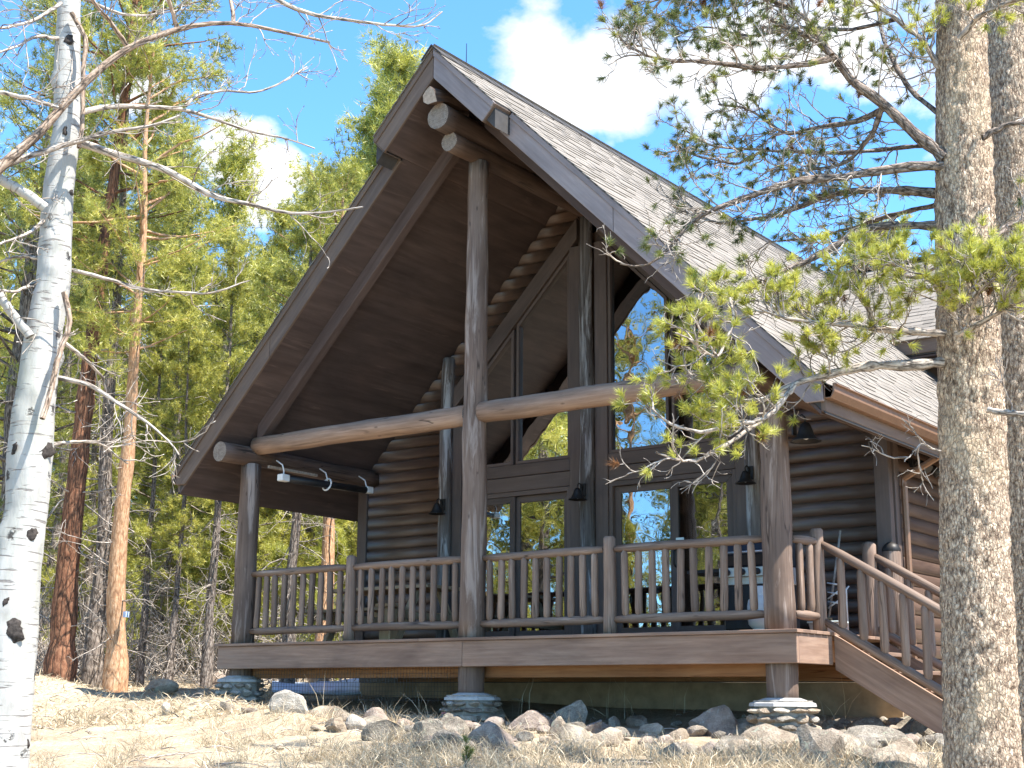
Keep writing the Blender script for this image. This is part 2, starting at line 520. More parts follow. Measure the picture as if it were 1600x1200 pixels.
class MB:
    def __init__(self):
        self.v, self.f, self.uv, self.m = [], [], [], []

    def face(self, idx, uvs, mi=0):
        self.f.append(tuple(idx))
        self.uv.extend(uvs)
        self.m.append(mi)

    def box(self, x0, x1, y0, y1, z0, z1, mi=0):
        return self.hexa([(x0, y0, z0), (x1, y0, z0), (x1, y1, z0), (x0, y1, z0), (x0, y0, z1), (x1, y0, z1), (x1, y1, z1), (x0, y1, z1)], mi)

    def hexa(self, p, mi=0):
        b = len(self.v)
        self.v += [tuple(q) for q in p]
        P = [Vector(q) for q in p]
        for q in ((0, 3, 2, 1), (4, 5, 6, 7), (0, 1, 5, 4), (1, 2, 6, 5), (2, 3, 7, 6), (3, 0, 4, 7)):
            a, c, e, g_ = (P[i] for i in q)
            e1, e2 = (c - a).length, (g_ - a).length
            if e1 > e2:
                uv = [(0, 0), (0, e1), (e2, e1), (e2, 0)]
            else:
                uv = [(0, 0), (e1, 0), (e1, e2), (0, e2)]
            self.face([b + i for i in q], uv, mi)
        return self

    def prism(self, poly, y0, y1, axis='y', mi=0):
        """polygon of 2D points extruded; axis y: points are (x, z); axis x: points are (y, z)"""
        n = len(poly)
        b = len(self.v)

        def P(q, h):
            return (q[0], h, q[1]) if axis == 'y' else (h, q[0], q[1])
        self.v += [P(q, y0) for q in poly] + [P(q, y1) for q in poly]
        # direction of the longest edge gives the grain
        best, d = -1, (1, 0)
        for i in range(n):
            a, c = poly[i], poly[(i + 1) % n]
            l_ = math.hypot(c[0] - a[0], c[1] - a[1])
            if l_ > best and l_ > 0:
                best, d = l_, ((c[0] - a[0]) / l_, (c[1] - a[1]) / l_)
        uvp = [(-q[0] * d[1] + q[1] * d[0], q[0] * d[0] + q[1] * d[1]) for q in poly]
        self.face([b + i for i in range(n)], uvp, mi)
        self.face([b + n + i for i in reversed(range(n))], [uvp[i] for i in reversed(range(n))], mi)
        for i in range(n):
            j = (i + 1) % n
            l_ = math.hypot(poly[j][0] - poly[i][0], poly[j][1] - poly[i][1])
            self.face([b + i, b + n + i, b + n + j, b + j], [(0, 0), (y1 - y0, 0), (y1 - y0, l_), (0, l_)], mi)
        return self

    def tube(self, pts, rad, n=8, caps=True, wob=0.0, cap_mi=None, mi=0, seed=None, ribs=0.0):
        pts = [Vector(p) for p in pts]
        if not hasattr(rad, '__len__'):
            rad = [rad] * len(pts)
        b = len(self.v)
        t0 = (pts[1] - pts[0]).normalized()
        up = Vector((0, 0, 1)) if abs(t0.z) < .9 else Vector((1, 0, 0))
        a = t0.cross(up).normalized()
        run = 0.0
        runs = []
        sd = rnd.random() * 50 if seed is None else seed
        for i, p in enumerate(pts):
            if i == 0:
                tg = pts[1] - pts[0]
            elif i == len(pts) - 1:
                tg = pts[-1] - pts[-2]
            else:
                tg = pts[i + 1] - pts[i - 1]
            tg.normalize()
            a = (a - tg * a.dot(tg))
            a = a.normalized() if a.length > 1e-6 else tg.orthogonal().normalized()
            c = tg.cross(a)
            if i:
                run += (pts[i] - pts[i - 1]).length
            runs.append(run)
            for k in range(n):
                ang = 2 * math.pi * k / n
                r = rad[i]
                if wob:
                    r *= 1 + wob * noise.noise((math.cos(ang) * 1.3 + sd, math.sin(ang) * 1.3, run * 2.2 + sd))
                if ribs:
                    r *= 1 + ribs * noise.noise((math.cos(ang) * 5 + sd, math.sin(ang) * 5, run * 9 + sd))
                q = p + (a * math.cos(ang) + c * math.sin(ang)) * r
                self.v.append((q.x, q.y, q.z))
        cir = 2 * math.pi * max(rad)
        for i in range(len(pts) - 1):
            for k in range(n):
                k2 = (k + 1) % n
                u0, u1 = k / n * cir, (k + 1) / n * cir
                self.face((b + i * n + k, b + i * n + k2, b + (i + 1) * n + k2, b + (i + 1) * n + k),
                          ((u0, runs[i]), (u1, runs[i]), (u1, runs[i + 1]), (u0, runs[i + 1])), mi)
        if caps:
            cm_ = mi if cap_mi is None else cap_mi
            for e, rev in ((0, True), (len(pts) - 1, False)):
                idx = [b + e * n + k for k in range(n)]
                uv = [(math.cos(2 * math.pi * k / n) * rad[e], math.sin(2 * math.pi * k / n) * rad[e]) for k in range(n)]
                if rev:
                    idx.reverse()
                    uv.reverse()
                self.face(idx, uv, cm_)
        return self

    def lathe(self, prof, c, n=14, mi=0):
        """prof: (r, z) list around the vertical through c"""
        b = len(self.v)
        for r, z in prof:
            for k in range(n):
                a = 2 * math.pi * k / n
                self.v.append((c[0] + r * math.cos(a), c[1] + r * math.sin(a), c[2] + z))
        for i in range(len(prof) - 1):
            for k in range(n):
                k2 = (k + 1) % n
                self.face((b + i * n + k, b + i * n + k2, b + (i + 1) * n + k2, b + (i + 1) * n + k), ((0, 0), (.1, 0), (.1, .1), (0, .1)), mi)
        return self

    def mesh(self, name, mats, off=(0, 0, 0), smooth=False):
        me = bpy.data.meshes.new(name)
        o = Vector(off)
        me.from_pydata([tuple(Vector(q) - o) for q in self.v], [], self.f)
        uvl = me.uv_layers.new(name='UVMap')
        uvl.data.foreach_set('uv', np.array(self.uv, dtype=np.float32).ravel())
        for mm in (mats if isinstance(mats, (list, tuple)) else [mats]):
            me.materials.append(MATS[mm])
        if max(self.m, default=0):
            me.polygons.foreach_set('material_index', self.m)
        me.validate()
        if smooth:
            me.polygons.foreach_set('use_smooth', [len(p.vertices) <= 4 for p in me.polygons])
        me.update()
        return me


WP = {}                                          # world position of each parent


def tag(o, label=None, cat=None, group=None, kind=None):
    for k, v in (('label', label), ('category', cat), ('group', group), ('kind', kind)):
        if v:
            o[k] = v
    return o


def link(name, data, parent=None, loc=(0, 0, 0)):
    o = bpy.data.objects.new(name, data)
    COL.objects.link(o)
    o.location = loc
    p = Vector(loc)
    if parent is not None:
        o.parent = parent
        p = p + WP[parent.name]
    WP[o.name] = p
    return o


def thing(name, loc, label, cat, group=None):
    return tag(link(name, None, None, loc), label, cat, group)


def part(name, mb, mats, parent=None, smooth=False, bevel=0.0, kind=None, label=None, loc=None):
    """mb in world coordinates; the object's origin is its parent's (or loc)"""
    base = WP[parent.name] if parent is not None else Vector((0, 0, 0))
    l0 = Vector(loc) - base if loc is not None else Vector((0, 0, 0))
    me = mb.mesh(name, mats, base + l0, smooth)
    o = link(name, me, parent, l0)
    if bevel:
        bv = o.modifiers.new('edge', 'BEVEL')
        bv.width = bevel
        bv.segments = 1
        bv.limit_method = 'ANGLE'
    return tag(o, label=label, kind=kind)


def inst(name, me, parent, wloc, rot=None, scale=None, mat4=None):
    base = WP[parent.name] if parent is not None else Vector((0, 0, 0))
    o = link(name, me, parent, Vector(wloc) - base)
    if rot is not None:
        o.rotation_euler = rot
    if scale is not None:
        o.scale = scale
    return o


def copy_thing(src, loc, rotz=0.0, scale=1.0, label=None, group=None):
    r = src.copy()
    COL.objects.link(r)
    r.location = loc
    r.rotation_euler = (0, 0, rotz)
    r.scale = (scale,) * 3
    WP[r.name] = Vector(loc)
    if label:
        r['label'] = label
    if group:
        r['group'] = group
    for ch in list(src.children):
        c = ch.copy()
        COL.objects.link(c)
        c.parent = r
        for g2 in list(ch.children):
            d = g2.copy()
            COL.objects.link(d)
            d.parent = c
    return r


def tri_mesh(name, V, tint_v, mat):
    """V: (T,3,3) triangles; tint_v: (T,) value per triangle"""
    T = len(V)
    me = bpy.data.meshes.new(name)
    me.vertices.add(T * 3)
    me.vertices.foreach_set('co', V.reshape(-1).astype(np.float32))
    me.loops.add(T * 3)
    me.loops.foreach_set('vertex_index', np.arange(T * 3, dtype=np.int32))
    me.polygons.add(T)
    me.polygons.foreach_set('loop_start', np.arange(0, T * 3, 3, dtype=np.int32))
    me.update(calc_edges=True)
    at_ = me.attributes.new('tint', 'FLOAT', 'POINT')
    at_.data.foreach_set('value', np.repeat(tint_v, 3).astype(np.float32))
    me.materials.append(MATS[mat])
    return me


def unit(a):
    return a / np.maximum(np.linalg.norm(a, axis=-1, keepdims=True), 1e-9)


def tufts(centers, dirs, length, nn, width, spread=.9, tint=None, rs=nrs):
    """needle bundles: one slim triangle per needle"""
    C = np.repeat(np.asarray(centers, float), nn, axis=0)
    Dv = np.repeat(unit(np.asarray(dirs, float)), nn, axis=0)
    k = len(C)
    d = unit(Dv * (1 - spread * .45) + unit(rs.normal(size=(k, 3))) * spread)
    ln = length * rs.uniform(.65, 1.1, (k, 1))
    start = C + d * ln * .06 - Dv * length * rs.uniform(0, .7, (k, 1))
    side = unit(np.cross(d, rs.normal(size=(k, 3)))) * width
    tip = start + d * ln
    V = np.stack([start - side, start + side, tip], axis=1)
    if tint is None:
        tint = rs.uniform(.1, .9, len(centers))
    tv = np.clip(np.repeat(tint, nn) + rs.normal(0, .10, k), 0, 1)
    return V, tv


# ------------------------------------------------------------------ ground


def gz(x, y):
    b = -.79 - .03 * x
    if y < 0:
        b += .098 * y
    elif y < 20:
        b += .03 * y
    else:
        b += .6 + .12 * (y - 20)
    far = math.hypot(x - 3, y - 2) - 24
    if far > 0:
        b += min(.07 * far, 9) * (1 if y > -20 else .3)
    if -6 < x < 6:
        b -= .10 * math.exp(-((y - .5) / 1.5) ** 2)
    if x < .5:
        cl = y + 1.55 + .20 * (x + 2.0)
        b += .21 * math.exp(-(cl / .45) ** 2) * min(1, (.5 - x) / 2.0) * (.75 + .5 * noise.noise((x * 1.4, 3.3, 1.0)))
    k = min(1.0, max(0.0, (abs(y - 1.1) - 1.6) / 1.5)) if -4.5 < x < 4.5 else 1.0
    b += (.05 + .05 * k) * noise.noise((x * .55, y * .55, 1.0)) + .025 * noise.noise((x * 2.1, y * 2.1, 4.0)) * k
    return b


def axis_coords(lo, hi, f0, f1, fine, coarse):
    out, x = [], lo
    while x < hi:
        out.append(x)
        d = max(0, f0 - x, x - f1)
        x += fine + d * coarse
    out.append(hi)
    return out


gxs = axis_coords(-260, 260, -9, 8, .16, .16)
gys = axis_coords(-120, 300, -7, 5, .16, .16)
gm = MB()
gv = [(x, y, gz(x, y)) for y in gys for x in gxs]
nx = len(gxs)
gf = [(j * nx + i, j * nx + i + 1, (j + 1) * nx + i + 1, (j + 1) * nx + i) for j in range(len(gys) - 1) for i in range(nx - 1)]
gme = bpy.data.meshes.new('ground')
gme.from_pydata(gv, [], gf)
gme.materials.append(MATS['ground_litter'])
gme.polygons.foreach_set('use_smooth', [True] * len(gf))
ground = tag(link('ground', gme), 'sloping ground of dry straw coloured grass and pine litter', kind='structure')

# ------------------------------------------------------------------ cabin
W, D, WW, ZT = 3.766, 2.40, 3.976, 6.79
YB = 10.2                                         # where the ridge meets the rear wing
cabin = thing('log_cabin', (0, D, 0), 'dark brown log cabin with a glazed gable and steep shingled roof over its porch', 'cabin')


def wobline(a, b, n, amp):
    a, b = Vector(a), Vector(b)
    s = rnd.random() * 90
    d = (b - a).normalized()
    u_ = d.orthogonal().normalized()
    v_ = d.cross(u_)
    out = []
    for i in range(n + 1):
        t = i / n
        L_ = (b - a).length * t
        out.append(a.lerp(b, t) + u_ * amp * noise.noise((L_ * .8 + s, 0, 0)) + v_ * amp * noise.noise((0, L_ * .8 + s, 3)))
    return out


def log(name, a, b, r0, r1, parent, mat='log_stain', n=16, seg=14, amp=.02, wob=.10, label=None, ends='end_grain', ribs=.02):
    ln = (Vector(b) - Vector(a)).length
    seg = max(4, int(ln / .22))
    mb = MB()
    pts = wobline(a, b, seg, amp)
    mb.tube(pts, [r0 + (r1 - r0) * i / seg for i in range(seg + 1)], n, True, wob, 1, ribs=ribs)
    return part(name, mb, [mat, ends], parent, smooth=True, label=label)


# wall backing and interior shell --------------------------------------------------
def roofz(x, drop):
    return ZT - drop - abs(x)


wall_mb = MB()
# front gable wall backing around the glazing (thin slab behind the log siding)
Y0, Y1 = D + .02, D + .12
for s in (-1, 1):
    poly = [(s * WW, -.45), (s * WW, roofz(WW, .40)), (s * 0.0, roofz(0, .40)), (s * 0.0, 5.62), (s * 2.20, 3.42), (s * 2.20, -.45)]
    if s > 0:
        poly.reverse()
    wall_mb.prism(poly, Y0, Y1)
wall_mb.box(-2.2, 2.2, Y0, Y1, -.45, .06)
wall_mb.box(-2.2, 2.2, Y0, Y1, 2.06, 2.34)
wall_mb.box(-.20, .20, Y0, Y1, .06, 2.06)
wall_mb.box(-.20, .20, Y0, Y1, 2.34, 5.45)
wall = part('wall', wall_mb, 'siding_stain', cabin)
sw = MB()
sw.box(WW - .12, WW - .02, D + .13, 8.6, -.45, 2.75)
sw.box(-WW + .02, -WW + .12, D + .13, 12, -.45, 2.75)
side_wall = part('wall', sw, 'siding_stain', cabin)
room = MB()
room.box(-3.8, 3.8, D + .15, 10, .0, .04)
part('floor', room, 'room_floor', cabin)
room = MB()
room.box(-3.8, 3.8, 9.0, 9.1, .05, 2.6)
room.box(-3.8, -3.7, D + .15, 8.99, .05, 2.6)
room.box(3.7, 3.8, D + .15, 8.99, .05, 2.6)
room.prism([(-3.8, 2.62), (3.8, 2.62), (.3, 6.1), (-.3, 6.1)], 8.0, 8.1)
part('inner_wall', room, 'room_wall', cabin)
# row of tan upright rods inside the right door
cu = MB()
for k in range(7):
    x = 1.34 + k * .052
    cu.tube([(x, D + .26 + .02 * (k % 2), .12), (x, D + .26 + .02 * (k % 2), 1.92)], .03, 6)
part('tan_rods', cu, 'pine_plank', cabin, smooth=True)

# log siding -----------------------------------------------------------------------
CH = .158


def siding_log(x0a, x1a, x0b, x1b, z, y, parent, h=CH, bul=.050):
    """half round siding log on the front wall; ends may be cut on a slope (a = bottom edge, b = top edge)"""
    mb = MB()
    n = 7
    rows = []
    for i in range(n + 1):
        t = i / n
        a = math.pi * (t * .92 + .04)
        zz = z + h * (.5 - .5 * math.cos(a) / math.cos(math.pi * .04))
        yy = y - bul * (math.sin(a) ** .75) - .004
        xa, xb = x0a + (x0b - x0a) * t, x1a + (x1b - x1a) * t
        seg = max(1, int((xb - xa) / .5))
        row = []
        for k in range(seg + 1):
            x = xa + (xb - xa) * k / seg
            row.append((x, yy + .004 * noise.noise((x * 1.7, zz * 4, y)), zz + .003 * noise.noise((x * 1.1, z * 9, 7))))
        rows.append(row)
    b = 0
    m_ = min(len(r) for r in rows)
    rows = [r if len(r) == m_ else [tuple(Vector(r[0]).lerp(Vector(r[-1]), k / (m_ - 1))) if m_ > 1 else r[0] for k in range(m_)] for r in rows]
    if m_ < 2:
        return None
    for r in rows:
        mb.v += r
    for i in range(n):
        for k in range(m_ - 1):
            q = (i * m_ + k, i * m_ + k + 1, (i + 1) * m_ + k + 1, (i + 1) * m_ + k)
            mb.face(q, [(mb.v[j][2] - z + i * .012, mb.v[j][0]) for j in q])
    # end caps back to the wall
    for k, rv in ((0, 1), (m_ - 1, 0)):
        base = len(mb.v)
        col = [mb.v[i * m_ + k] for i in range(n + 1)]
        mb.v += [(col[0][0], y + .018, col[0][2]), (col[-1][0], y + .018, col[-1][2])]
        idx = [base] + [i * m_ + k for i in range(n + 1)] + [base + 1]
        if rv:
            idx.reverse()
        mb.face(idx, [(0, 0)] * len(idx))
    return part('log', mb, 'siding_stain', parent, smooth=True)


z = -.02
inner = 2.47
while z < 6.1:
    for s in (-1, 1):
        def lim(zz):
            out = min(WW - .14, ZT - .40 - zz)
            inn = inner if zz < 3.35 else 5.83 - zz + .0
            inn = max(inn, .16)
            inn = min(inner, inn)
            return inn, out
        ia, oa = lim(z)
        ib, ob = lim(z + CH)
        if oa - ia > .12:
            ob = max(ob, ib + .02)
            if s < 0:
                siding_log(-oa, -ia, -ob, -ib, z, D, wall)
            else:
                siding_log(ia, oa, ib, ob, z, D, wall)
    z += CH
# side wall logs (run along Y) on the right wall
z = -.34
while z < 2.3:
    mb = MB()
    n = 7
    ys = [D + .16 + (8.0 - D - .16) * k / 8 for k in range(9)]
    for i in range(n + 1):
        t = i / n
        a = math.pi * (t * .92 + .04)
        zz = z + CH * (.5 - .5 * math.cos(a) / math.cos(math.pi * .04))
        xx = WW - .02 + .055 * (math.sin(a) ** .75)
        mb.v += [(xx, y, zz + .003 * noise.noise((y, z * 7, 2))) for y in ys]
    for i in range(n):
        for k in range(8):
            q = (i * 9 + k, i * 9 + k + 1, (i + 1) * 9 + k + 1, (i + 1) * 9 + k)
            mb.face(q, [(mb.v[j][2] - z, mb.v[j][1]) for j in q])
    part('log', mb, 'siding_stain', side_wall, smooth=True)
    z += CH


def board(name, x0, x1, y0, y1, z0, z1, mat, parent, bevel=.006, label=None):
    mb = MB()
    mb.box(x0, x1, y0, y1, z0, z1)
    return part(name, mb, mat, parent, bevel=bevel, label=label)


# corner boards
for s in (-1, 1):
    a, b = sorted((s * (WW - .14), s * (WW + .035)))
    board('corner_board', a, b, D - .085, D + .015, -.30, 2.35, 'trim_stain', cabin)
    a, b = sorted((s * (WW - .03), s * (WW + .06)))
    board('corner_board', a, b, D + .018, D + .155, -.30, 2.35, 'trim_stain', cabin)

# foundation and rim
fm = MB()
fm.box(-WW, WW, D + .03, D + .25, -1.5, -.452)
fm.box(WW - .22, WW - .01, D + .252, 8, -1.5, -.46)
fm.box(-WW + .01, -WW + .22, D + .252, 11, -1.5, -.46)
part('foundation', fm, 'concrete', cabin)
for i, (a, b) in enumerate(((-3.2, -.9), (-.895, 1.35), (1.355, 3.95))):
    board('ledger_board', a, b, D - .04, D + .015, -.44, -.245, 'raw_lumber', cabin, .004)

# glazing ---------------------------------------------------------------------------
TR = D - .03                                      # front plane of trim boards


def window_pane(poly, y, parent):
    mb = MB()
    mb.prism(poly, y, y + .012)
    return part('pane', mb, 'window_glass', parent)


def ring_frame(name, outer, inner_, y0, y1, mat, parent):
    """frame between two polygons with the same number of corners"""
    mb = MB()
    n = len(outer)
    for i in range(n):
        j = (i + 1) % n
        mb.prism([outer[i], outer[j], inner_[j], inner_[i]], y0, y1)
    return part(name, mb, mat, parent, bevel=.004)


def inset(poly, d):
    n = len(poly)
    out = []
    area = sum(poly[i][0] * poly[(i + 1) % n][1] - poly[(i + 1) % n][0] * poly[i][1] for i in range(n))
    sg = 1 if area > 0 else -1
    for i in range(n):
        p0, p1, p2 = Vector(poly[i - 1]), Vector(poly[i]), Vector(poly[(i + 1) % n])
        e1, e2 = (p1 - p0).normalized(), (p2 - p1).normalized()
        n1, n2 = Vector((-e1.y, e1.x)) * sg, Vector((-e2.y, e2.x)) * sg
        bis = (n1 + n2).normalized()
        q = p1 + bis * (d / max(.25, bis.dot(n1)))
        out.append((q.x, q.y))
    return out


for s in (-1, 1):
    for (xa, xb) in ((.30, 1.19), (1.235, 2.10)):
        ztop = lambda x: 5.53 - x
        poly = [(s * xa, 2.41), (s * xb, 2.41), (s * xb, ztop(xb)), (s * xa, ztop(xa))]
        inn = inset(poly, .042)
        fr = ring_frame('window', poly, inn, D - .035, D + .05, 'trim_stain', cabin)
        inn2 = inset(poly, .038)
        window_pane(inn2, D + .015, fr)
    # sloped trim board above
    x0, x1 = .17, 2.46
    poly = [(s * x0, 5.85 - x0), (s * x0, 5.55 - x0), (s * x1, 5.55 - x1), (s * x1, 5.85 - x1)]
    mb = MB()
    mb.prism(poly, TR - .035, D + .018)
    part('sloped_trim', mb, 'trim_stain', cabin, bevel=.006)
    # vertical boards at the jambs
    for (a, b, zt) in ((.105, .295, 5.28), (2.105, 2.25, 3.34)):
        p, q = sorted((s * a, s * b))
        board('jamb_board', p, q, TR - .03, D + .018, .0, zt, 'trim_stain', cabin)
    p, q = sorted((s * 2.255, s * 2.465))
    board('jamb_board', p, q, TR - .02, D + .018, .0, 4.05 if s < 0 else 3.3, 'trim_stain', cabin)
    # two header bands
    p, q = sorted((s * .30, s * 2.10))
    board('header_board', p, q, TR - .02, D + .018, 2.245, 2.405, 'trim_stain', cabin)
    board('header_board', p, q, TR - .012, D + .018, 2.045, 2.238, 'trim_stain', cabin)
    # sliding door
    dframe = MB()
    lo, hi = .30, 2.10
    for (a, b, c, d_) in ((lo, lo + .05, .03, 2.04), (hi - .05, hi, .03, 2.04), (lo + .05, hi - .05, 1.98, 2.04), (lo + .05, hi - .05, .03, .07)):
        p, q = sorted((s * a, s * b))
        dframe.box(p, q, D - .04, D + .06, c, d_)
    door = part('sliding_door', dframe, 'trim_stain', cabin, bevel=.004)
    for k, (a, b, yy) in enumerate(((lo + .052, 1.235, D + .02), (1.205, hi - .052, D - .025))):
        p, q = sorted((s * a, s * b))
        poly = [(p, .072), (q, .072), (q, 1.978), (p, 1.978)]
        inn = inset(poly, .085)
        inn[0] = (inn[0][0], .21)
        inn[1] = (inn[1][0], .21)
        ring_frame('door_leaf', poly, inn, yy, yy + .04, 'trim_stain', door)
        window_pane(inset(poly, .08), yy + .018, door)
    hb = MB()
    hx = s * 1.245
    hb.tube([(hx, D - .025, .92), (hx, D - .065, .95), (hx, D - .065, 1.10), (hx, D - .025, 1.13)], .011, 6)
    part('door_handle', hb, 'dark_iron', door, smooth=True)
st = MB()
st.box(1.26, 1.37, D - .034, D - .030, 1.18, 1.27)
tag(part('door_sticker', st, 'sticker_white', cabin))

# engaged log posts on the glazed wall
log('wall_post', (.02, D - .10, .0), (.0, D - .10, 5.70), .105, .085, cabin, 'weathered_log', wob=.16, label='pale weathered centre log post between the two glazed bays')
log('wall_post', (-2.36, D - .10, .0), (-2.34, D - .10, 4.02), .10, .085, cabin, 'weathered_log', wob=.16)
log('wall_post', (2.36, D - .10, .0), (2.36, D - .10, 4.0), .10, .085, cabin, 'weathered_log', wob=.16)

# roof ------------------------------------------------------------------------------
EX = 4.56                                         # eave
roof_mb = MB()
for s in (-1, 1):
    def slab(x0, x1, y0, y1, t0, t1):
        p = []
        for t_ in (t1, t0):
            p += [(s * x0, y0, ZT - t_ - x0), (s * x1, y0, ZT - t_ - x1), (s * x1, y1, ZT - t_ - x1), (s * x0, y1, ZT - t_ - x0)]
        if s < 0:
            p = [p[i] for i in (1, 0, 3, 2, 5, 4, 7, 6)]
        roof_mb.hexa(p)
    slab(0, EX, -.53, 13.0, -.012, .30)
    slab(0, .90, -.845, -.533, -.012, .30)
roof = part('roof', roof_mb, 'roof_felt', cabin)
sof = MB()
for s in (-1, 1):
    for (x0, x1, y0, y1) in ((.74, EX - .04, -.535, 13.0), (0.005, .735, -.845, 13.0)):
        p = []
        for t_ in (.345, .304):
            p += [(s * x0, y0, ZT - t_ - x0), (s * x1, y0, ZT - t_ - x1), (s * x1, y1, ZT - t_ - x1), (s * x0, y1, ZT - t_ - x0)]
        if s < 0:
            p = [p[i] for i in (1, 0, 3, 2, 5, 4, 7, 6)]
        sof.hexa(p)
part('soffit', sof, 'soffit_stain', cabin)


def prismpart(name, poly, y0, y1, mat, bevel=.006, axis='y', label=None):
    mb = MB()
    mb.prism(poly, y0, y1, axis)
    return part(name, mb, mat, cabin, bevel=bevel, label=label)


FD = .36
for s in (-1, 1):
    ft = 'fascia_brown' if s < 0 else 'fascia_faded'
    # prow fascia with its mitred peak and square cut lower end
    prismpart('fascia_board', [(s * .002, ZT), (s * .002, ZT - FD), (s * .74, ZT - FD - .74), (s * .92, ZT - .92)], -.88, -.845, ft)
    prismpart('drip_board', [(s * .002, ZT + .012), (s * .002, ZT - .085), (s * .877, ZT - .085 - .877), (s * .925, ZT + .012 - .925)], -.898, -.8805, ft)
    # return closing the step
    prismpart('fascia_return', [(s * .741, ZT - FD - .741), (s * .921, ZT - .921), (s * .930, ZT - .930), (s * .750, ZT - FD - .750)], -.879, -.572, 'fascia_brown')
    # lower fascia in two lengths
    jx = 2.28 if s > 0 else 2.9
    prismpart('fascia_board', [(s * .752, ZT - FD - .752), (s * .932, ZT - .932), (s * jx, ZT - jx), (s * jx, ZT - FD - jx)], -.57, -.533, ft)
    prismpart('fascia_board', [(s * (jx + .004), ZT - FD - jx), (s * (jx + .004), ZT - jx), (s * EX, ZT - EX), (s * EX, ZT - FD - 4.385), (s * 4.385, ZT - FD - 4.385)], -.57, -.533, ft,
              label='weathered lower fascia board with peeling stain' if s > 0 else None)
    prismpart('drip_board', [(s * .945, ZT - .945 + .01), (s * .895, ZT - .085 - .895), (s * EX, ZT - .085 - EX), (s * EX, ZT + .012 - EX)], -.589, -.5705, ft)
    # eave fascia along the side
    p, q = sorted((s * (EX - .045), s * (EX + .006)))
    board('eave_fascia', p, q, -.531, 12.9, ZT - FD - 4.385 - .09, ZT - EX - .055, 'fascia_brown', cabin)
    # rafter over the posts
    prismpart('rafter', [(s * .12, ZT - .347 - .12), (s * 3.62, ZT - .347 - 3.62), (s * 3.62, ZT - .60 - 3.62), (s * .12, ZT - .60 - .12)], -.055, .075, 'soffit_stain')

# gutters
for s in (-1, 1):
    mb = MB()
    prof = [(0, .0), (.0, .125), (.012, .125), (.012, .012), (.07, .012), (.10, .06), (.10, .12), (.125, .12), (.125, .132), (.09, .132), (.09, .062), (.062, .0)]
    gx0 = EX + .009
    mb.prism([(s * (gx0 + a), ZT - EX - .165 + b) for a, b in prof], -.565, 12.9 if s < 0 else 7.2)
    g_ = part('gutter', mb, 'gutter_copper', cabin, bevel=.003)
mb = MB()
pts = [(4.62, D + .02, ZT - EX - .16), (4.62, D + .03, ZT - EX - .23), (4.085, D + .16, 1.775), (4.085, D + .16, 1.68), (4.085, D + .16, -.42), (4.16, D + .10, -.52)]
mb.tube(pts, .038, 8, True, mi=0)
part('downspout', mb, 'gutter_copper', cabin, smooth=False)

# ridge, purlin and plate logs
log('ridge_log', (0, -.775, 5.985), (0, D, 5.985), .158, .150, cabin, 'log_stain', wob=.08)
log('ridge_log', (0, -.565, 5.745), (0, D, 5.735), .118, .112, cabin, 'log_stain', wob=.08)
mb = MB()
pts = [(0.0, -.93, 6.175), (0.0, -.70, 6.24), (0.0, -.3, 6.27)]
mb.tube(pts, [.105, .085, .08], 9, True, .5, 1, seed=3.3)
part('ridge_stub', mb, ['log_stain', 'end_grain_pale'], cabin, smooth=False, label='splintered grey log tip tucked under the peak')
for s in (-1, 1):
    log('plate_log', (s * W, -.545, 2.425), (s * W, D + 0, 2.425), .128, .125, cabin, 'log_stain', wob=.08)
    log('tie_beam', (s * (W - .10), 0, 2.555), (s * .10, 0, 2.555), .118, .125, cabin, 'beam_bounce_lit', wob=.12, amp=.025, n=18)
log('porch_post', (-W, 0, .0), (-W, 0, 2.325), .148, .128, cabin, 'post_stain', n=18, wob=.12)
log('porch_post', (0, 0, .0), (0, 0, 5.66), .150, .122, cabin, 'post_stain', n=18, wob=.12, label='tall middle porch post reaching the ridge log')
log('porch_post', (W, 0, .0), (W, 0, 2.325), .150, .140, cabin, 'post_stain', n=18, wob=.12)

# shingles ---------------------------------------------------------------------------
SE = .142                                         # exposure
SL = EX * math.sqrt(2) / 1.0


def tab_verts(wd, th, ln):
    """one shingle tab lying on the slope: s downslope, y along, t thickness (thicker at the butt)"""
    return np.array([(0, 0, 0), (ln, 0, 0), (ln, wd, 0), (0, wd, 0), (0, 0, .004), (ln, 0, th), (ln, wd, th), (0, wd, .004)], float)


TABF = [(4, 5, 6, 7), (1, 2, 6, 5), (0, 1, 5, 4), (2, 3, 7, 6), (3, 0, 4, 7)]
variants = []
for k in range(8):
    wd, th = (.16, .21, .27, .33)[k % 4], (.009, .016)[k // 4]
    me = bpy.data.meshes.new('shingle')
    me.from_pydata([tuple(q) for q in tab_verts(wd - .006, th, SE + .05)], [], TABF)
    me.materials.append(MATS['shingle'])
    variants.append((wd, th, me))
tabs = []                                         # (distance, side, s, y, variant)
srs = random.Random(5)
for s in (-1, 1):
    row = 0
    sd = SL + .03
    while sd > .05:
        y = -.60 + srs.uniform(-.12, 0) if sd > 1.36 else -.915 + srs.uniform(-.1, 0)
        y0lim = -.60 if sd > 1.36 else -.915
        xx = (sd - SE) / math.sqrt(2)
        yend = min(YB + .2, YB + .15 - xx * 1.30) if s > 0 else 12.9
        while y < yend:
            k = srs.randrange(8)
            tabs.append((s, sd - SE, y, k, y0lim))
            y += variants[k][0]
        sd -= SE
        row += 1
sq = 1 / math.sqrt(2)


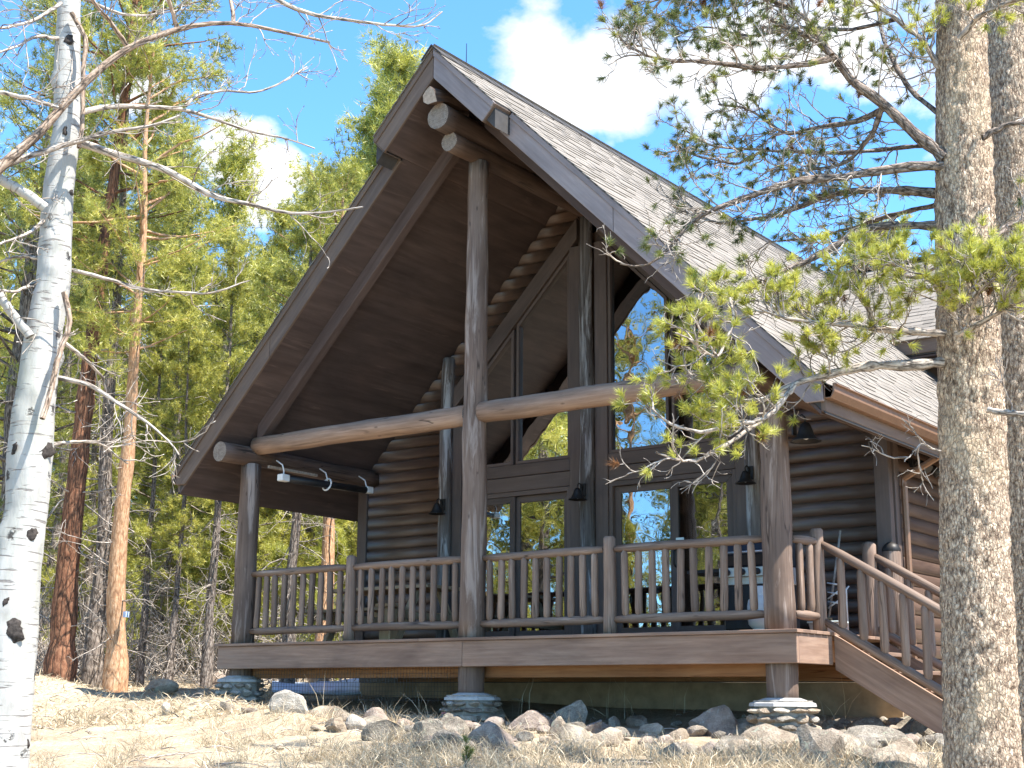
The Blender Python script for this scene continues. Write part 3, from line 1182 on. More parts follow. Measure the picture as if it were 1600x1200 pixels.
def tab_matrix(s, sd, y):
    # local (s, y, t) -> world
    e_s = Vector((s * sq, 0, -sq))
    e_y = Vector((0, 1, 0))
    e_t = Vector((s * sq, 0, sq))
    o = Vector((s * sd * sq, y, ZT + .014 - sd * sq))
    return Matrix(((e_s.x, e_y.x, e_t.x, o.x), (e_s.y, e_y.y, e_t.y, o.y), (e_s.z, e_y.z, e_t.z, o.z), (0, 0, 0, 1)))


def tab_dist(t_):
    s, sd, y = t_[:3]
    p = np.array((s * sd * sq, y, ZT - sd * sq))
    if s < 0 or y + .0 < t_[4]:
        return 1e9
    return np.linalg.norm(p - CAM)


tabs.sort(key=tab_dist)
rp = WP[roof.name]
for t_ in tabs[:290]:
    s, sd, y, k, _ = t_
    o = bpy.data.objects.new('shingle', variants[k][2])
    COL.objects.link(o)
    o.parent = roof
    M = tab_matrix(s, sd, y)
    M.translation -= rp
    o.matrix_local = M
vv, ff, tt = [], [], []
for t_ in tabs[290:]:
    s, sd, y, k, yl = t_
    wd, th, _ = variants[k]
    y1 = y + wd - .006
    yc = max(y, yl)
    if y1 - yc < .02:
        continue
    V_ = tab_verts(y1 - yc, th, SE + .05)
    M = np.array(tab_matrix(s, sd, yc))
    Wd = V_ @ M[:3, :3].T + M[:3, 3]
    b = len(vv)
    vv += [tuple(q) for q in Wd]
    fl = TABF if s > 0 else [tuple(reversed(q)) for q in TABF]
    ff += [tuple(b + i for i in q) for q in fl]
    tt += [srs.random()] * 8
me = bpy.data.meshes.new('shingle_courses')
me.from_pydata([tuple(Vector(q) - rp) for q in vv], [], ff)
at_ = me.attributes.new('tint', 'FLOAT', 'POINT')
at_.data.foreach_set('value', tt)
me.materials.append(MATS['shingle'])
tag(link('shingle_courses', me, roof), kind='stuff')
# ridge caps
k = 0
y = -.93
capm = MB()
capm.hexa([(-.15, 0, -.15), (0, 0, 0), (0, .30, .0), (-.15, .30, -.15), (-.15, 0, -.132), (0, 0, .02), (0, .30, .012), (-.15, .30, -.14)])
capm.hexa([(0, 0, 0), (.15, 0, -.15), (.15, .30, -.15), (0, .30, 0), (0, 0, .02), (.15, 0, -.132), (.15, .30, -.14), (0, .30, .012)])
capme = capm.mesh('ridge_cap', 'roof_felt')
while y < YB:
    inst('ridge_cap', capme, roof, (0, y, ZT + .034))
    y += .22

# rear wing ---------------------------------------------------------------------------
WS = .74                                          # slope of the wing roof
WE, WX = 7.30, 9.5
wing = MB()
p = []
for dz in (-.26, .0):
    p += [(1.2, WE, ZT - WS * (YB - WE) + dz), (WX, WE, ZT - WS * (YB - WE) + dz), (WX, YB, ZT + dz), (-.2, YB, ZT + dz)]
wing.hexa(p)
p = []
for dz in (-.26, .0):
    p += [(-.2, YB + .002, ZT + dz), (WX, YB + .002, ZT + dz), (WX, YB + 3.3, ZT - 2.4 + dz), (-.2, YB + 3.3, ZT - 2.4 + dz)]
wing.hexa(p)
wroof = part('wing_roof', wing, 'roof_felt', cabin)
ww_ = MB()
ww_.box(2.0, 8.9, 8.02, 8.12, -.6, ZT - WS * (YB - 8.0) - .28)
ww_.box(8.8, 8.9, 8.122, 12.5, -.6, 4.4)
part('wing_wall', ww_, 'siding_stain', cabin)
board('eave_fascia', 2.05, WX, WE - .03, WE - .002, ZT - WS * (YB - WE) - .24, ZT - WS * (YB - WE) - .02, 'fascia_brown', cabin)
board('soffit', 2.0, WX - .1, WE + .01, 8.0, ZT - WS * (YB - WE) - .30, ZT - WS * (YB - WE) - .265, 'soffit_stain', cabin)
vv, ff, tt = [], [], []
cs = 1 / math.sqrt(1 + WS * WS)
run_ = (YB - WE) / cs
sd = run_ + .03
while sd > .1:
    s0 = sd - SE
    yy = YB - s0 * cs
    xl = max(0, (YB - yy) / 1.30)
    x = xl + srs.uniform(-.1, 0)
    while x < WX:
        k = srs.randrange(8)
        wd, th, _ = variants[k]
        V_ = tab_verts(wd - .006, th, SE + .05)
        b = len(vv)
        for q in V_:
            s_, x_, t2 = s0 + q[0], x + q[1], q[2] + .016
            vv.append((x_, YB - s_ * cs - t2 * WS * cs, ZT - s_ * WS * cs + t2 * cs))
        ff += [tuple(b + i for i in q) for q in TABF]
        tt += [srs.random()] * 8
        x += wd
    sd -= SE
me = bpy.data.meshes.new('shingle_courses')
me.from_pydata([tuple(Vector(q) - WP[wroof.name]) for q in vv], [], ff)
at_ = me.attributes.new('tint', 'FLOAT', 'POINT')
at_.data.foreach_set('value', tt)
me.materials.append(MATS['shingle'])
tag(link('shingle_courses', me, wroof), kind='stuff')
cm2 = MB()
cm2.box(-.1, WX, YB - .12, YB + .12, ZT + .012, ZT + .05)
part('ridge_cap', cm2, 'roof_felt', wroof)

# ------------------------------------------------------------------ porch deck
deck = thing('porch_deck', (0, 0, 0), 'raised brown plank porch deck with wide fascia boards on short log posts', 'deck')
DX = 4.03
FY = -.205
for i, (a, b) in enumerate(((-DX + .04, .018), (.022, DX - .002))):
    board('fascia_board', a, b, FY, FY + .04, -.315, -.036, 'deck_stain', deck)
board('fascia_board', DX - .04, DX, FY + .042, .585, -.315, -.036, 'deck_stain', deck)
board('fascia_board', -DX, -DX + .04, FY + .042, D - .1, -.315, -.036, 'deck_stain', deck)
y = FY - .025
k = 0
while y < D - .12:
    j = srs.uniform(-2, 2)
    for a, b in ((-DX - .02, j), (j + .004, DX + .02)):
        board('deck_board', a, b, y, y + .136, -.034, 0.0 + srs.uniform(-.002, .001), 'deck_stain', deck, .004)
    y += .142
x = -DX + .3
while x < DX - .1:
    board('joist', x, x + .04, FY + .06, D - .06, -.26, -.037, 'raw_lumber', deck, 0)
    x += .405
board('beam', -3.7, 3.85, .10, .19, -.43, -.262, 'raw_lumber', deck, .005)
for x in (-W, 0, W):
    g_ = {-W: -.40, 0: -.60, W: -.63}[x]
    log('support_post', (x, 0, g_ - .03), (x, 0, -.262), .150, .150, deck, 'post_stain', wob=.1)
# hardware cloth hung under the left half
wm = MB()
for i in range(70):
    x = -3.55 + i * .047
    wm.tube([(x, .06, -.26), (x, .06, -.70)], .0022, 3, False)
for i in range(9):
    z = -.28 - i * .05
    wm.tube([(-3.55, .06, z), (-.25, .06, z)], .0022, 3, False)
part('wire_mesh', wm, 'wire_grey', deck, kind='stuff')


# stone piers
def rock_mesh(name, seed, size, mat, sub=2, cuts=9, flatz=1.0, off=(0, 0, 0)):
    bm = bmesh.new()
    bmesh.ops.create_icosphere(bm, subdivisions=sub, radius=1.0)
    r = random.Random(seed)
    pl = []
    for _ in range(cuts):
        n = Vector((r.gauss(0, 1), r.gauss(0, 1), r.gauss(0, 1))).normalized()
        pl.append((n, r.uniform(.45, .85)))
    for v in bm.verts:
        for n, d in pl:
            h = v.co.dot(n)
            if h > d:
                v.co -= n * (h - d) * .985
        v.co *= 1 + .10 * noise.noise(v.co * 1.6 + Vector((seed, 0, 0))) + .05 * noise.noise(v.co * 4 + Vector((0, seed, 0)))
        v.co = Vector((v.co.x * size[0], v.co.y * size[1], v.co.z * size[2] * flatz)) + Vector(off)
    me = bpy.data.meshes.new(name)
    bm.to_mesh(me)
    bm.free()
    me.polygons.foreach_set('use_smooth', [sub > 2] * len(me.polygons))
    me.materials.append(MATS[mat])
    return me


pier_spec = [(-W, -.40, .30, 'squat stone pier at the far left corner of the porch'), (0.0, -.60, .33, 'round stone pier with a pale cap under the middle porch post'),
             (W, -.635, .33, 'dry stacked stone pier with a pale cap under the right porch post')]
for px, ztop, rr, lb in pier_spec:
    zb = gz(px, 0) - .08
    pier = thing('stone_pier', (px, 0, zb), lb, 'pier', 'stone piers under the porch')
    mb = MB()
    mb.tube([(px, 0, zb - .1), (px, 0, ztop - .02)], rr - .05, 14)
    part('core', mb, 'mortar', pier)
    mb = MB()
    mb.lathe([(0, .0), (.165, -.006), (rr * .96, -.055), (rr * .98, -.085), (0, -.085)], (px, 0, ztop + .01), 9)
    part('cap_stone', mb, 'cap_concrete', pier)
    z = ztop - .085
    row = 0
    while z > zb - .02:
        hh = srs.uniform(.05, .10)
        ang = srs.uniform(0, 1)
        while ang < 2 * math.pi + .0:
            da = srs.uniform(.38, .72)
            a2 = ang + da / 2
            me = rock_mesh('stone', srs.random() * 99, (da * rr * .56, .085, hh * .53), ('stone_pale', 'stone_tan', 'stone_grey', 'stone_tan')[srs.randrange(4)], 2, 12)
            inst('stone', me, pier, (px + (rr - .045) * math.cos(a2), (rr - .045) * math.sin(a2), z - hh / 2), (0, 0, a2 + math.pi / 2))
            ang += da
        z -= hh

# ------------------------------------------------------------------ railings
RZ, BZ = .885, .155


def baluster_mesh(h, r, seed):
    mb = MB()
    sd_ = seed * 3.1
    pts, rad = [], []
    for t, f in ((0, .42), (.035, .5), (.075, .97), (.15, 1.05), (.35, 1.0), (.6, 1.0), (.85, 1.0), (.925, .97), (.965, .5), (1, .42)):
        pts.append((.006 * noise.noise((t * 3 + sd_, 0, 0)), .006 * noise.noise((0, t * 3 + sd_, 0)), t * h))
        rad.append(r * f)
    mb.tube(pts, rad, 9, True, .12, 1, seed=sd_)
    return mb.mesh('baluster', ['rail_stain', 'end_grain'], (0, 0, 0), True)


BAL = [baluster_mesh(RZ - BZ, .039, k) for k in range(5)]


def newel(parent, x, y, z0, z1, r=.068, mat='rail_stain', label=None):
    ln = z1 - z0
    mb = MB()
    pts = wobline((x, y, z0), (x, y, z1), 8, .008)
    rad = [r * (1.05 - .08 * i / 8) for i in range(9)]
    pts.append(Vector((x, y, z1 + .02)))
    rad.append(r * .72)
    mb.tube(pts, rad, 12, True, .1, 1, ribs=.02)
    return part('newel_post', mb, [mat, 'end_grain'], parent, smooth=True, label=label)


def railing(a, b, lb, n, group='front porch railing sections', newel_at=None, mat='rail_stain'):
    a, b = Vector(a), Vector(b)
    t = thing('porch_railing', (a + b) / 2, lb, 'railing', group)
    d = (b - a).normalized()
    for nm, zz, r in (('top_rail', RZ, .046), ('bottom_rail', BZ, .048)):
        mb = MB()
        ln = (b - a).length
        k = max(3, int(ln / .2))
        pts = wobline(a + Vector((0, 0, zz)), b + Vector((0, 0, zz)), k, .012)
        rad = [r] * (k + 1)
        rad[0] = rad[-1] = r * .7
        mb.tube(pts, rad, 12, True, .1, 1, ribs=.015)
        part(nm, mb, [mat, 'end_grain'], t, smooth=True)
    ln = (b - a).length
    for i in range(n):
        q = a + (b - a) * ((i + .75) / (n + .5))
        inst('baluster', BAL[srs.randrange(5)], t, (q.x, q.y, BZ), (srs.gauss(0, .012), srs.gauss(0, .012), srs.uniform(0, 6)), (1, 1, 1))
    if newel_at:
        newel(t, newel_at[0], newel_at[1], 0, 1.0)
    return t


railing((-W + .13, 0, 0), (-1.955, 0, 0), 'railing section at the far left end of the porch beside the corner post', 10, newel_at=(-1.89, 0))
railing((-1.83, 0, 0), (-.13, 0, 0), 'railing section in front of the picnic table left of the tall middle post', 10)
railing((.13, 0, 0), (1.765, 0, 0), 'railing section just right of the tall middle post', 10, newel_at=(1.83, 0))
railing((1.90, 0, 0), (3.62, 0, 0), 'railing section in front of the gas grill beside the right corner post', 10)
sr = railing((W + .08, .15, 0), (3.93, .50, 0), 'short sunlit two baluster railing between right corner post and stairs', 2, 'stair side railing', newel_at=(3.92, .56))

# ------------------------------------------------------------------ staircase
stair = thing('staircase', (4.03, 1.2, -.9), 'brown wooden stairs with log handrails going down from the right end of the porch', 'staircase')
SX0, SLP = 4.04, -.60
XE = 5.75
for yy in (.60, 1.78):
    zg = -.92
    poly = [(SX0, -.02), (SX0, -.36), (SX0 + .9, -.36 + SLP * .9), (XE, -.36 + SLP * (XE - SX0)), (XE, -.02 + SLP * (XE - SX0))]
    mb = MB()
    mb.prism(poly, yy, yy + .045)
    part('stringer', mb, 'deck_stain', stair, bevel=.005)
for k in range(5):
    zt = -.178 * (k + 1) + .0
    x0 = SX0 + .03 + k * .297
    mb = MB()
    mb.box(x0, x0 + .30, .647, 1.778, zt - .04, zt)
    part('tread', mb, 'deck_stain', stair, bevel=.004)
for yy, nb in ((.56, 7), (1.80, 7)):
    xs = 3.97
    for nm, z0, r in (('handrail', .865, .046), ('bottom_rail', .11, .046)):
        mb = MB()
        a = Vector((xs, yy, z0))
        b = Vector((XE, yy, z0 + SLP * (XE - xs)))
        pts = wobline(a, b, 9, .012)
        rad = [r] * 10
        rad[0] = rad[-1] = r * .7
        mb.tube(pts, rad, 12, True, .1, 1)
        part(nm, mb, ['rail_stain', 'end_grain'], stair, smooth=True)
    for i in range(nb):
        x = xs + .19 + i * .205
        zb_ = .11 + SLP * (x - xs)
        inst('baluster', BAL[srs.randrange(5)], stair, (x, yy, zb_), (0, 0, srs.uniform(0, 6)), (1.05, 1.05, (.865 - .11) / (RZ - BZ)))
newel(stair, 3.95, 1.80, -.02, .97, .075)
newel(stair, XE - .05, .56, -1.2, .10, .07)
newel(stair, XE - .05, 1.80, -1.2, .10, .07)
wp = thing('rail_post', (4.03, 2.22, 0), 'thick dark capped log post at the cabin corner behind the stair rail', 'post')
mb = MB()
mb.tube([(4.03, 2.22, -.3), (4.03, 2.22, .5), (4.03, 2.22, .92), (4.03, 2.22, .95)], [.10, .098, .095, .09], 14, True, .08)
part('shaft', mb, 'post_stain', wp, smooth=True)
mb = MB()
mb.lathe([(.098, .93), (.104, .95), (.08, 1.0), (.04, 1.03), (0, 1.04)], (4.03, 2.22, 0), 12)
part('cap', mb, 'dark_iron', wp, smooth=True)

# ------------------------------------------------------------------ lamps and porch things
def bell_lamp(loc, lb, s=1.0, dirn=(0, 1), group='bell shaped wall lamps'):
    x, y, z = loc
    t = thing('wall_lamp', loc, lb, 'lamp', group)
    mb = MB()
    mb.lathe([(.020 * s, .15 * s), (.035 * s, .14 * s), (.05 * s, .105 * s), (.062 * s, .07 * s), (.078 * s, .035 * s), (.115 * s, .008 * s), (.122 * s, 0), (.112 * s, .006 * s), (.07 * s, .034 * s), (.045 * s, .09 * s), (0, .12 * s)], loc, 18)
    part('lamp_shade', mb, 'dark_iron', t, smooth=True)
    mb = MB()
    dx, dy = dirn
    mb.tube([(x, y, z + .14 * s), (x, y, z + .19 * s), (x + dx * .03, y + dy * .03, z + .215 * s), (x + dx * .09, y + dy * .09, z + .20 * s), (x + dx * .12, y + dy * .12, z + .12 * s)], .009, 6)
    part('arm', mb, 'dark_iron', t, smooth=True)
    mb = MB()
    mb.box(x + dx * .12 - .035 * (dx == 0) - .008, x + dx * .12 + .035 * (dx == 0) + .008, y + dy * .12 - .008 - .035 * (dx != 0), y + dy * .12 + .008 + .035 * (dx != 0), z + .06 * s, z + .22 * s)
    part('back_plate', mb, 'dark_iron', t)
    mb = MB()
    mb.lathe([(0, .012 * s), (.022 * s, .022 * s), (.026 * s, .045 * s), (.015 * s, .08 * s)], loc, 10)
    part('bulb', mb, 'lens_glass', t, smooth=True)
    return t


bell_lamp((-2.30, D - .335, 1.79), 'dark bell wall lamp on the left log post beside the siding')
bell_lamp((.02, D - .335, 1.80), 'dark bell wall lamp on the centre log post between the glazed doors')
bell_lamp((2.38, D - .335, 1.80), 'dark bell wall lamp on the log post right of the glazed doors')
bell_lamp((4.10, .02, 1.80), 'large dark bell lamp on the outer side of the right porch post', 1.25, (-1, 0))

fl = thing('floodlight', (4.02, 3.02, 2.0), 'twin headed dark floodlight under the eave above the downspout', 'floodlight')
mb = MB()
mb.box(4.0, 4.05, 2.96, 3.08, 1.96, 2.06)
part('base', mb, 'dark_iron', fl)
for k, (dx, dy, dz) in enumerate(((.16, -.12, -.10), (.16, .14, -.12))):
    mb = MB()
    mb.tube([(4.05, 3.02, 2.0), (4.10, 3.02 + dy * .5, 2.03), (4.08 + dx * .4, 3.02 + dy, 2.0)], .013, 6)
    mb.tube([(4.08 + dx * .4, 3.02 + dy, 2.0), (4.09 + dx * .7, 3.02 + dy * 1.1, 2.0 + dz * .35), (4.1 + dx, 3.02 + dy * 1.25, 2.0 + dz)], [.03, .045, .06], 10)
    part('lamp_head', mb, 'dark_iron', fl, smooth=True)

# tube heater under the left plate log
ht = thing('tube_heater', (-3.3, .9, 2.15), 'dark tube with pale end caps and ring hook hanging under the left eave log', 'heater')
mb = MB()
mb.tube([(-3.3, .22, 2.12), (-3.3, 1.70, 2.16)], .05, 12)
part('tube', mb, 'black_plastic', ht, smooth=True)
for y0, y1 in ((.08, .22), (1.70, 1.82)):
    mb = MB()
    mb.box(-3.35, -3.25, y0, y1, 2.08 + (y0 > 1) * .04, 2.17 + (y0 > 1) * .04)
    part('end_cap', mb, 'white_plastic', ht, bevel=.008)
for y0 in (.15, .95, 1.72):
    mb = MB()
    mb.tube([(-3.3, y0, 2.16), (-3.3, y0, 2.22), (-3.33, y0, 2.30), (-3.45, y0, 2.37)], .010, 6)
    part('hook', mb, 'white_metal', ht, smooth=True)
mb = MB()
mb.tube([(-3.3 + .075 * math.cos(a), .95 + .02 * math.sin(a), 2.14 + .08 * math.sin(a)) for a in np.linspace(0, 6.2, 14)], .013, 6)
part('ring', mb, 'white_metal', ht, smooth=True)
cdt = thing('conduit', (-3.62, .6, 2.33), 'pale conduit strip running along the underside of the left eave log', 'conduit')
mb = MB()
mb.box(-3.62, -3.585, .16, 1.05, 2.285, 2.32)
part('strip', mb, 'end_grain_pale', cdt)

# picnic table
pt_ = thing('picnic_table', (-2.45, 1.35, 0), 'pale pine picnic table with bench behind the left porch railing', 'table')
for i in range(5):
    y = 1.02 + i * .145
    mb = MB()
    mb.box(-3.3, -1.55, y, y + .135, .70, .742)
    part('tabletop_plank', mb, 'pine_plank', pt_, bevel=.004)
for y in (.60, 1.93):
    for k in range(2):
        mb = MB()
        mb.box(-3.3, -1.7, y + k * .135, y + .128 + k * .135, .405, .445)
        part('bench_plank', mb, 'pine_plank', pt_, bevel=.004)
for x in (-3.05, -1.85):
    for s in (-1, 1):
        mb = MB()
        yb, yt = 1.37 + s * .62, 1.37 + s * .22
        mb.hexa([(x, yb - .06, 0), (x + .06, yb - .06, 0), (x + .06, yb + .06, 0), (x, yb + .06, 0), (x, yt - .06, .69), (x + .06, yt - .06, .69), (x + .06, yt + .06, .69), (x, yt + .06, .69)])
        part('leg', mb, 'pine_plank', pt_, bevel=.004)
    mb = MB()
    mb.box(x + .062, x + .10, .62, 2.18, .31, .40)
    part('cross_beam', mb, 'pine_plank', pt_, bevel=.004)
mb = MB()
mb.box(-1.80, -1.62, .42, .56, .0, .42)
sp = thing('plank_stool', (-1.71, .49, 0), 'thick upright pine block standing behind the railing left of the middle post', 'stool')
mb.box(-1.84, -1.58, .38, .60, .422, .47)
part('block', mb, 'pine_plank', sp, bevel=.01)

# gas grill
gr = thing('gas_grill', (3.15, 1.0, 0), 'dark blue gas grill with silver control panel behind the right railing', 'grill')
mb = MB()
prof = [(.78, .70), (.74, .84), (.80, .96), (.95, 1.04), (1.12, 1.02), (1.24, .92), (1.26, .70)]
mb.prism([(a, b) for a, b in prof], 2.86, 3.52, 'x')
part('lid', mb, 'grill_enamel', gr, bevel=.02)
mb = MB()
mb.box(2.86, 3.52, .80, 1.22, .06, .52)
part('cabinet', mb, 'grill_enamel', gr, bevel=.01)
mb = MB()
mb.box(2.83, 3.55, .755, .80, .60, .70)
mb.box(2.83, 3.55, .80, 1.24, .52, .699)
cp = part('control_panel', mb, 'steel', gr, bevel=.006)
for k in range(4):
    mb = MB()
    x = 2.93 + k * .175
    mb.tube([(x, .755, .65), (x, .715, .65)], [.036, .030], 12)
    part('knob', mb, 'black_plastic', cp, smooth=True)
mb = MB()
mb.tube([(2.92, .76, .85), (2.92, .70, .85), (3.46, .70, .85), (3.46, .76, .85)], .014, 6)
part('handle', mb, 'steel', gr, smooth=True)
mb = MB()
mb.box(2.42, 2.828, .80, 1.20, .66, .70)
part('side_shelf', mb, 'black_plastic', gr, bevel=.006)
for x in (2.92, 3.46):
    mb = MB()
    mb.tube([(x - .02, .86, .05), (x + .02, .86, .05)], .05, 12)
    part('wheel', mb, 'black_plastic', gr, smooth=True)
gr.location.x -= .12
pg = thing('propane_tank', (3.32, .52, 0), 'white propane tank standing beside the right corner post', 'gas tank')
mb = MB()
mb.lathe([(0, .04), (.10, .045), (.145, .09), (.152, .16), (.152, .27), (.14, .33), (.09, .375), (.03, .39), (0, .39)], (3.32, .52, 0), 20)
part('tank', mb, 'white_metal', pg, smooth=True)
mb = MB()
mb.lathe([(.10, 0), (.102, .06), (.094, .06), (.092, 0)], (3.32, .52, 0), 16)
mb.lathe([(.08, .37), (.088, .47), (.08, .47), (.072, .37)], (3.32, .52, 0), 16)
part('collar', mb, 'white_metal', pg, smooth=True)
mb = MB()
mb.tube([(3.32, .52, .385), (3.32, .52, .45)], .022, 8)
part('valve', mb, 'steel', pg, smooth=True)

# broom and folded rack by the right wall
br = thing('broom', (3.42, 2.1, 0), 'pale handled broom leaning on the dark log wall right of the corner post', 'broom')
mb = MB()
mb.tube([(3.36, 2.02, .22), (3.445, 2.24, 1.20)], .013, 8)
part('handle', mb, 'end_grain_pale', br, smooth=True)
mb = MB()
mb.hexa([(3.27, 1.95, 0), (3.43, 1.95, 0), (3.43, 2.0, 0), (3.27, 2.0, 0), (3.33, 2.0, .23), (3.39, 2.0, .23), (3.39, 2.04, .23), (3.33, 2.04, .23)])
part('bristles', mb, 'pine_plank', br)
fr_ = thing('folding_rack', (3.58, 1.95, 0), 'folded white wire rack standing behind the stair rail', 'rack')
for k, x in enumerate((3.56, 3.60)):
    mb = MB()
    y = 1.9 + .06 * k
    mb.tube([(x, y, .02), (x, y, .52), (x + .02, y + .03, .56)], .011, 6)
    part('leg', mb, 'white_metal', fr_, smooth=True)
for k in range(5):
    mb = MB()
    z = .28 + k * .05
    mb.tube([(3.56, 1.90, z + .09), (3.40, 1.93, z + (.0 if k % 2 else .12))], .009, 5)
    part('bar', mb, 'white_metal', fr_, smooth=True)
bb = thing('storage_tub', (3.55, 1.55, 0), 'small pale tub on the deck behind the short sunlit railing', 'tub')
mb = MB()
mb.hexa([(3.42, 1.42, .02), (3.72, 1.42, .02), (3.72, 1.62, .02), (3.42, 1.62, .02), (3.40, 1.40, .14), (3.74, 1.40, .14), (3.74, 1.64, .14), (3.40, 1.64, .14)])
part('body', mb, 'cap_concrete', bb, bevel=.01)
mb = MB()
mb.box(3.39, 3.75, 1.39, 1.65, .141, .16)
part('lid', mb, 'sticker_white', bb, bevel=.006)

# whip antenna on the ridge
an = thing('antenna', (0, -.27, ZT + .03), 'thin whip antenna standing on the roof ridge', 'antenna')
mb = MB()
mb.tube([(0, -.27, ZT + .02), (0, -.27, ZT + .33)], [.006, .004], 6)
part('rod', mb, 'dark_iron', an)
mb = MB()
mb.tube([(0, -.27, ZT + .02), (0, -.27, ZT + .07)], .014, 8)
part('base', mb, 'dark_iron', an)

# ------------------------------------------------------------------ vegetation helpers


def batch_tubes(P, Rr, n):
    """P (N,K,3) centre lines, Rr (N,K) radii -> verts, quads, uv per loop"""
    P = np.asarray(P, float)
    Rr = np.asarray(Rr, float)
    Nn, K = P.shape[:2]
    tg = np.empty_like(P)
    tg[:, 1:-1] = P[:, 2:] - P[:, :-2]
    tg[:, 0] = P[:, 1] - P[:, 0]
    tg[:, -1] = P[:, -1] - P[:, -2]
    tg = unit(tg)
    ref = np.where(np.abs(tg[:, :1, 2:3]) < .8, np.array([0, 0, 1.0]), np.array([1.0, 0, 0]))
    ref = np.repeat(ref, K, axis=1)
    a = unit(np.cross(tg, ref))
    c = np.cross(tg, a)
    ang = np.arange(n) * 2 * np.pi / n
    V = P[:, :, None, :] + Rr[:, :, None, None] * (a[:, :, None, :] * np.cos(ang)[None, None, :, None] + c[:, :, None, :] * np.sin(ang)[None, None, :, None])
    idx = np.arange(Nn * K * n).reshape(Nn, K, n)
    nx_ = np.roll(idx, -1, axis=2)
    q = np.stack([idx[:, :-1], nx_[:, :-1], nx_[:, 1:], idx[:, 1:]], axis=-1).reshape(-1, 4)
    run = np.concatenate([np.zeros((Nn, 1)), np.cumsum(np.linalg.norm(P[:, 1:] - P[:, :-1], axis=2), axis=1)], axis=1)
    run += (np.arange(Nn) * .37)[:, None]
    cir = 2 * np.pi * Rr.max(axis=1)
    u0 = np.arange(n) / n
    U0 = cir[:, None, None] * u0[None, None, :] + np.zeros((Nn, K - 1, n))
    U1 = cir[:, None, None] * (u0 + 1 / n)[None, None, :] + np.zeros((Nn, K - 1, n))
    R0 = np.repeat(run[:, :-1, None], n, axis=2)
    R1 = np.repeat(run[:, 1:, None], n, axis=2)
    uv = np.stack([np.stack([U0, R0], -1), np.stack([U1, R0], -1), np.stack([U1, R1], -1), np.stack([U0, R1], -1)], axis=3).reshape(-1, 2)
    return V.reshape(-1, 3), q, uv


class Wood:
    def __init__(self):
        self.parts = []
        self.nv = 0

    def add(self, P, Rr, n):
        if len(P) == 0:
            return
        V, q, uv = batch_tubes(P, Rr, n)
        self.parts.append((V, q + self.nv, uv))
        self.nv += len(V)

    def mesh(self, name, mat, off=(0, 0, 0)):
        V = np.concatenate([p[0] for p in self.parts]) - np.array(off)
        Q = np.concatenate([p[1] for p in self.parts])
        U = np.concatenate([p[2] for p in self.parts])
        me = bpy.data.meshes.new(name)
        me.vertices.add(len(V))
        me.vertices.foreach_set('co', V.astype(np.float32).ravel())
        me.loops.add(len(Q) * 4)
        me.loops.foreach_set('vertex_index', Q.astype(np.int32).ravel())
        me.polygons.add(len(Q))
        me.polygons.foreach_set('loop_start', np.arange(0, len(Q) * 4, 4, dtype=np.int32))
        me.polygons.foreach_set('use_smooth', np.ones(len(Q), dtype=bool))
        me.update(calc_edges=True)
        uvl = me.uv_layers.new(name='UVMap')
        uvl.data.foreach_set('uv', U.astype(np.float32).ravel())
        me.materials.append(MATS[mat])
        return me


def resample(pts, K, wob=0.0, rs=nrs):
    pts = np.asarray(pts, float)
    d = np.concatenate([[0], np.cumsum(np.linalg.norm(pts[1:] - pts[:-1], axis=1))])
    # Catmull-like smoothing through fine linear interpolation
    t = np.linspace(0, d[-1], K)
    out = np.stack([np.interp(t, d, pts[:, i]) for i in range(3)], 1)
    for _ in range(2):
        out[1:-1] = out[1:-1] * .5 + (out[:-2] + out[2:]) * .25
    if wob:
        out[1:] += np.cumsum(rs.normal(0, wob, (K - 1, 3)), axis=0) * .5
    return out


def spawn(parents, per, lens, ang, bias, K=6, t0=.2, curl=.25, rs=nrs, taper=.5):
    """grow child shoots from parent centre lines. parents (N,K0,3)"""
    parents = np.asarray(parents, float)
    Nn, K0 = parents.shape[:2]
    M = Nn * per
    pi = np.repeat(np.arange(Nn), per)
    t = rs.uniform(t0, 1.0, M)
    x = t * (K0 - 1.001)
    i = x.astype(int)
    f = (x - i)[:, None]
    p0 = parents[pi, i] * (1 - f) + parents[pi, i + 1] * f
    tg = unit(parents[pi, i + 1] - parents[pi, i])
    rv = rs.normal(size=(M, 3))
    pr = unit(rv - tg * (rv * tg).sum(1, keepdims=True))
    a = rs.normal(ang, .25, (M, 1))
    d = unit(tg * np.cos(a) + pr * np.sin(a))
    ln = rs.uniform(lens[0], lens[1], M) * (1 - taper * t)
    out = np.empty((M, K, 3))
    out[:, 0] = p0
    b = np.asarray(bias, float)
    for k in range(1, K):
        d = unit(d + b * (1.2 / K) + rs.normal(0, curl, (M, 3)))
        out[:, k] = out[:, k - 1] + d * (ln / (K - 1))[:, None]
    return out


def taper(N_, K, r0, r1, rs=nrs):
    t = np.linspace(0, 1, K)[None, :]
    r = np.asarray(r0, float).reshape(-1, 1) if hasattr(r0, '__len__') else np.full((N_, 1), r0)
    return r * (1 - t) + r1 * t


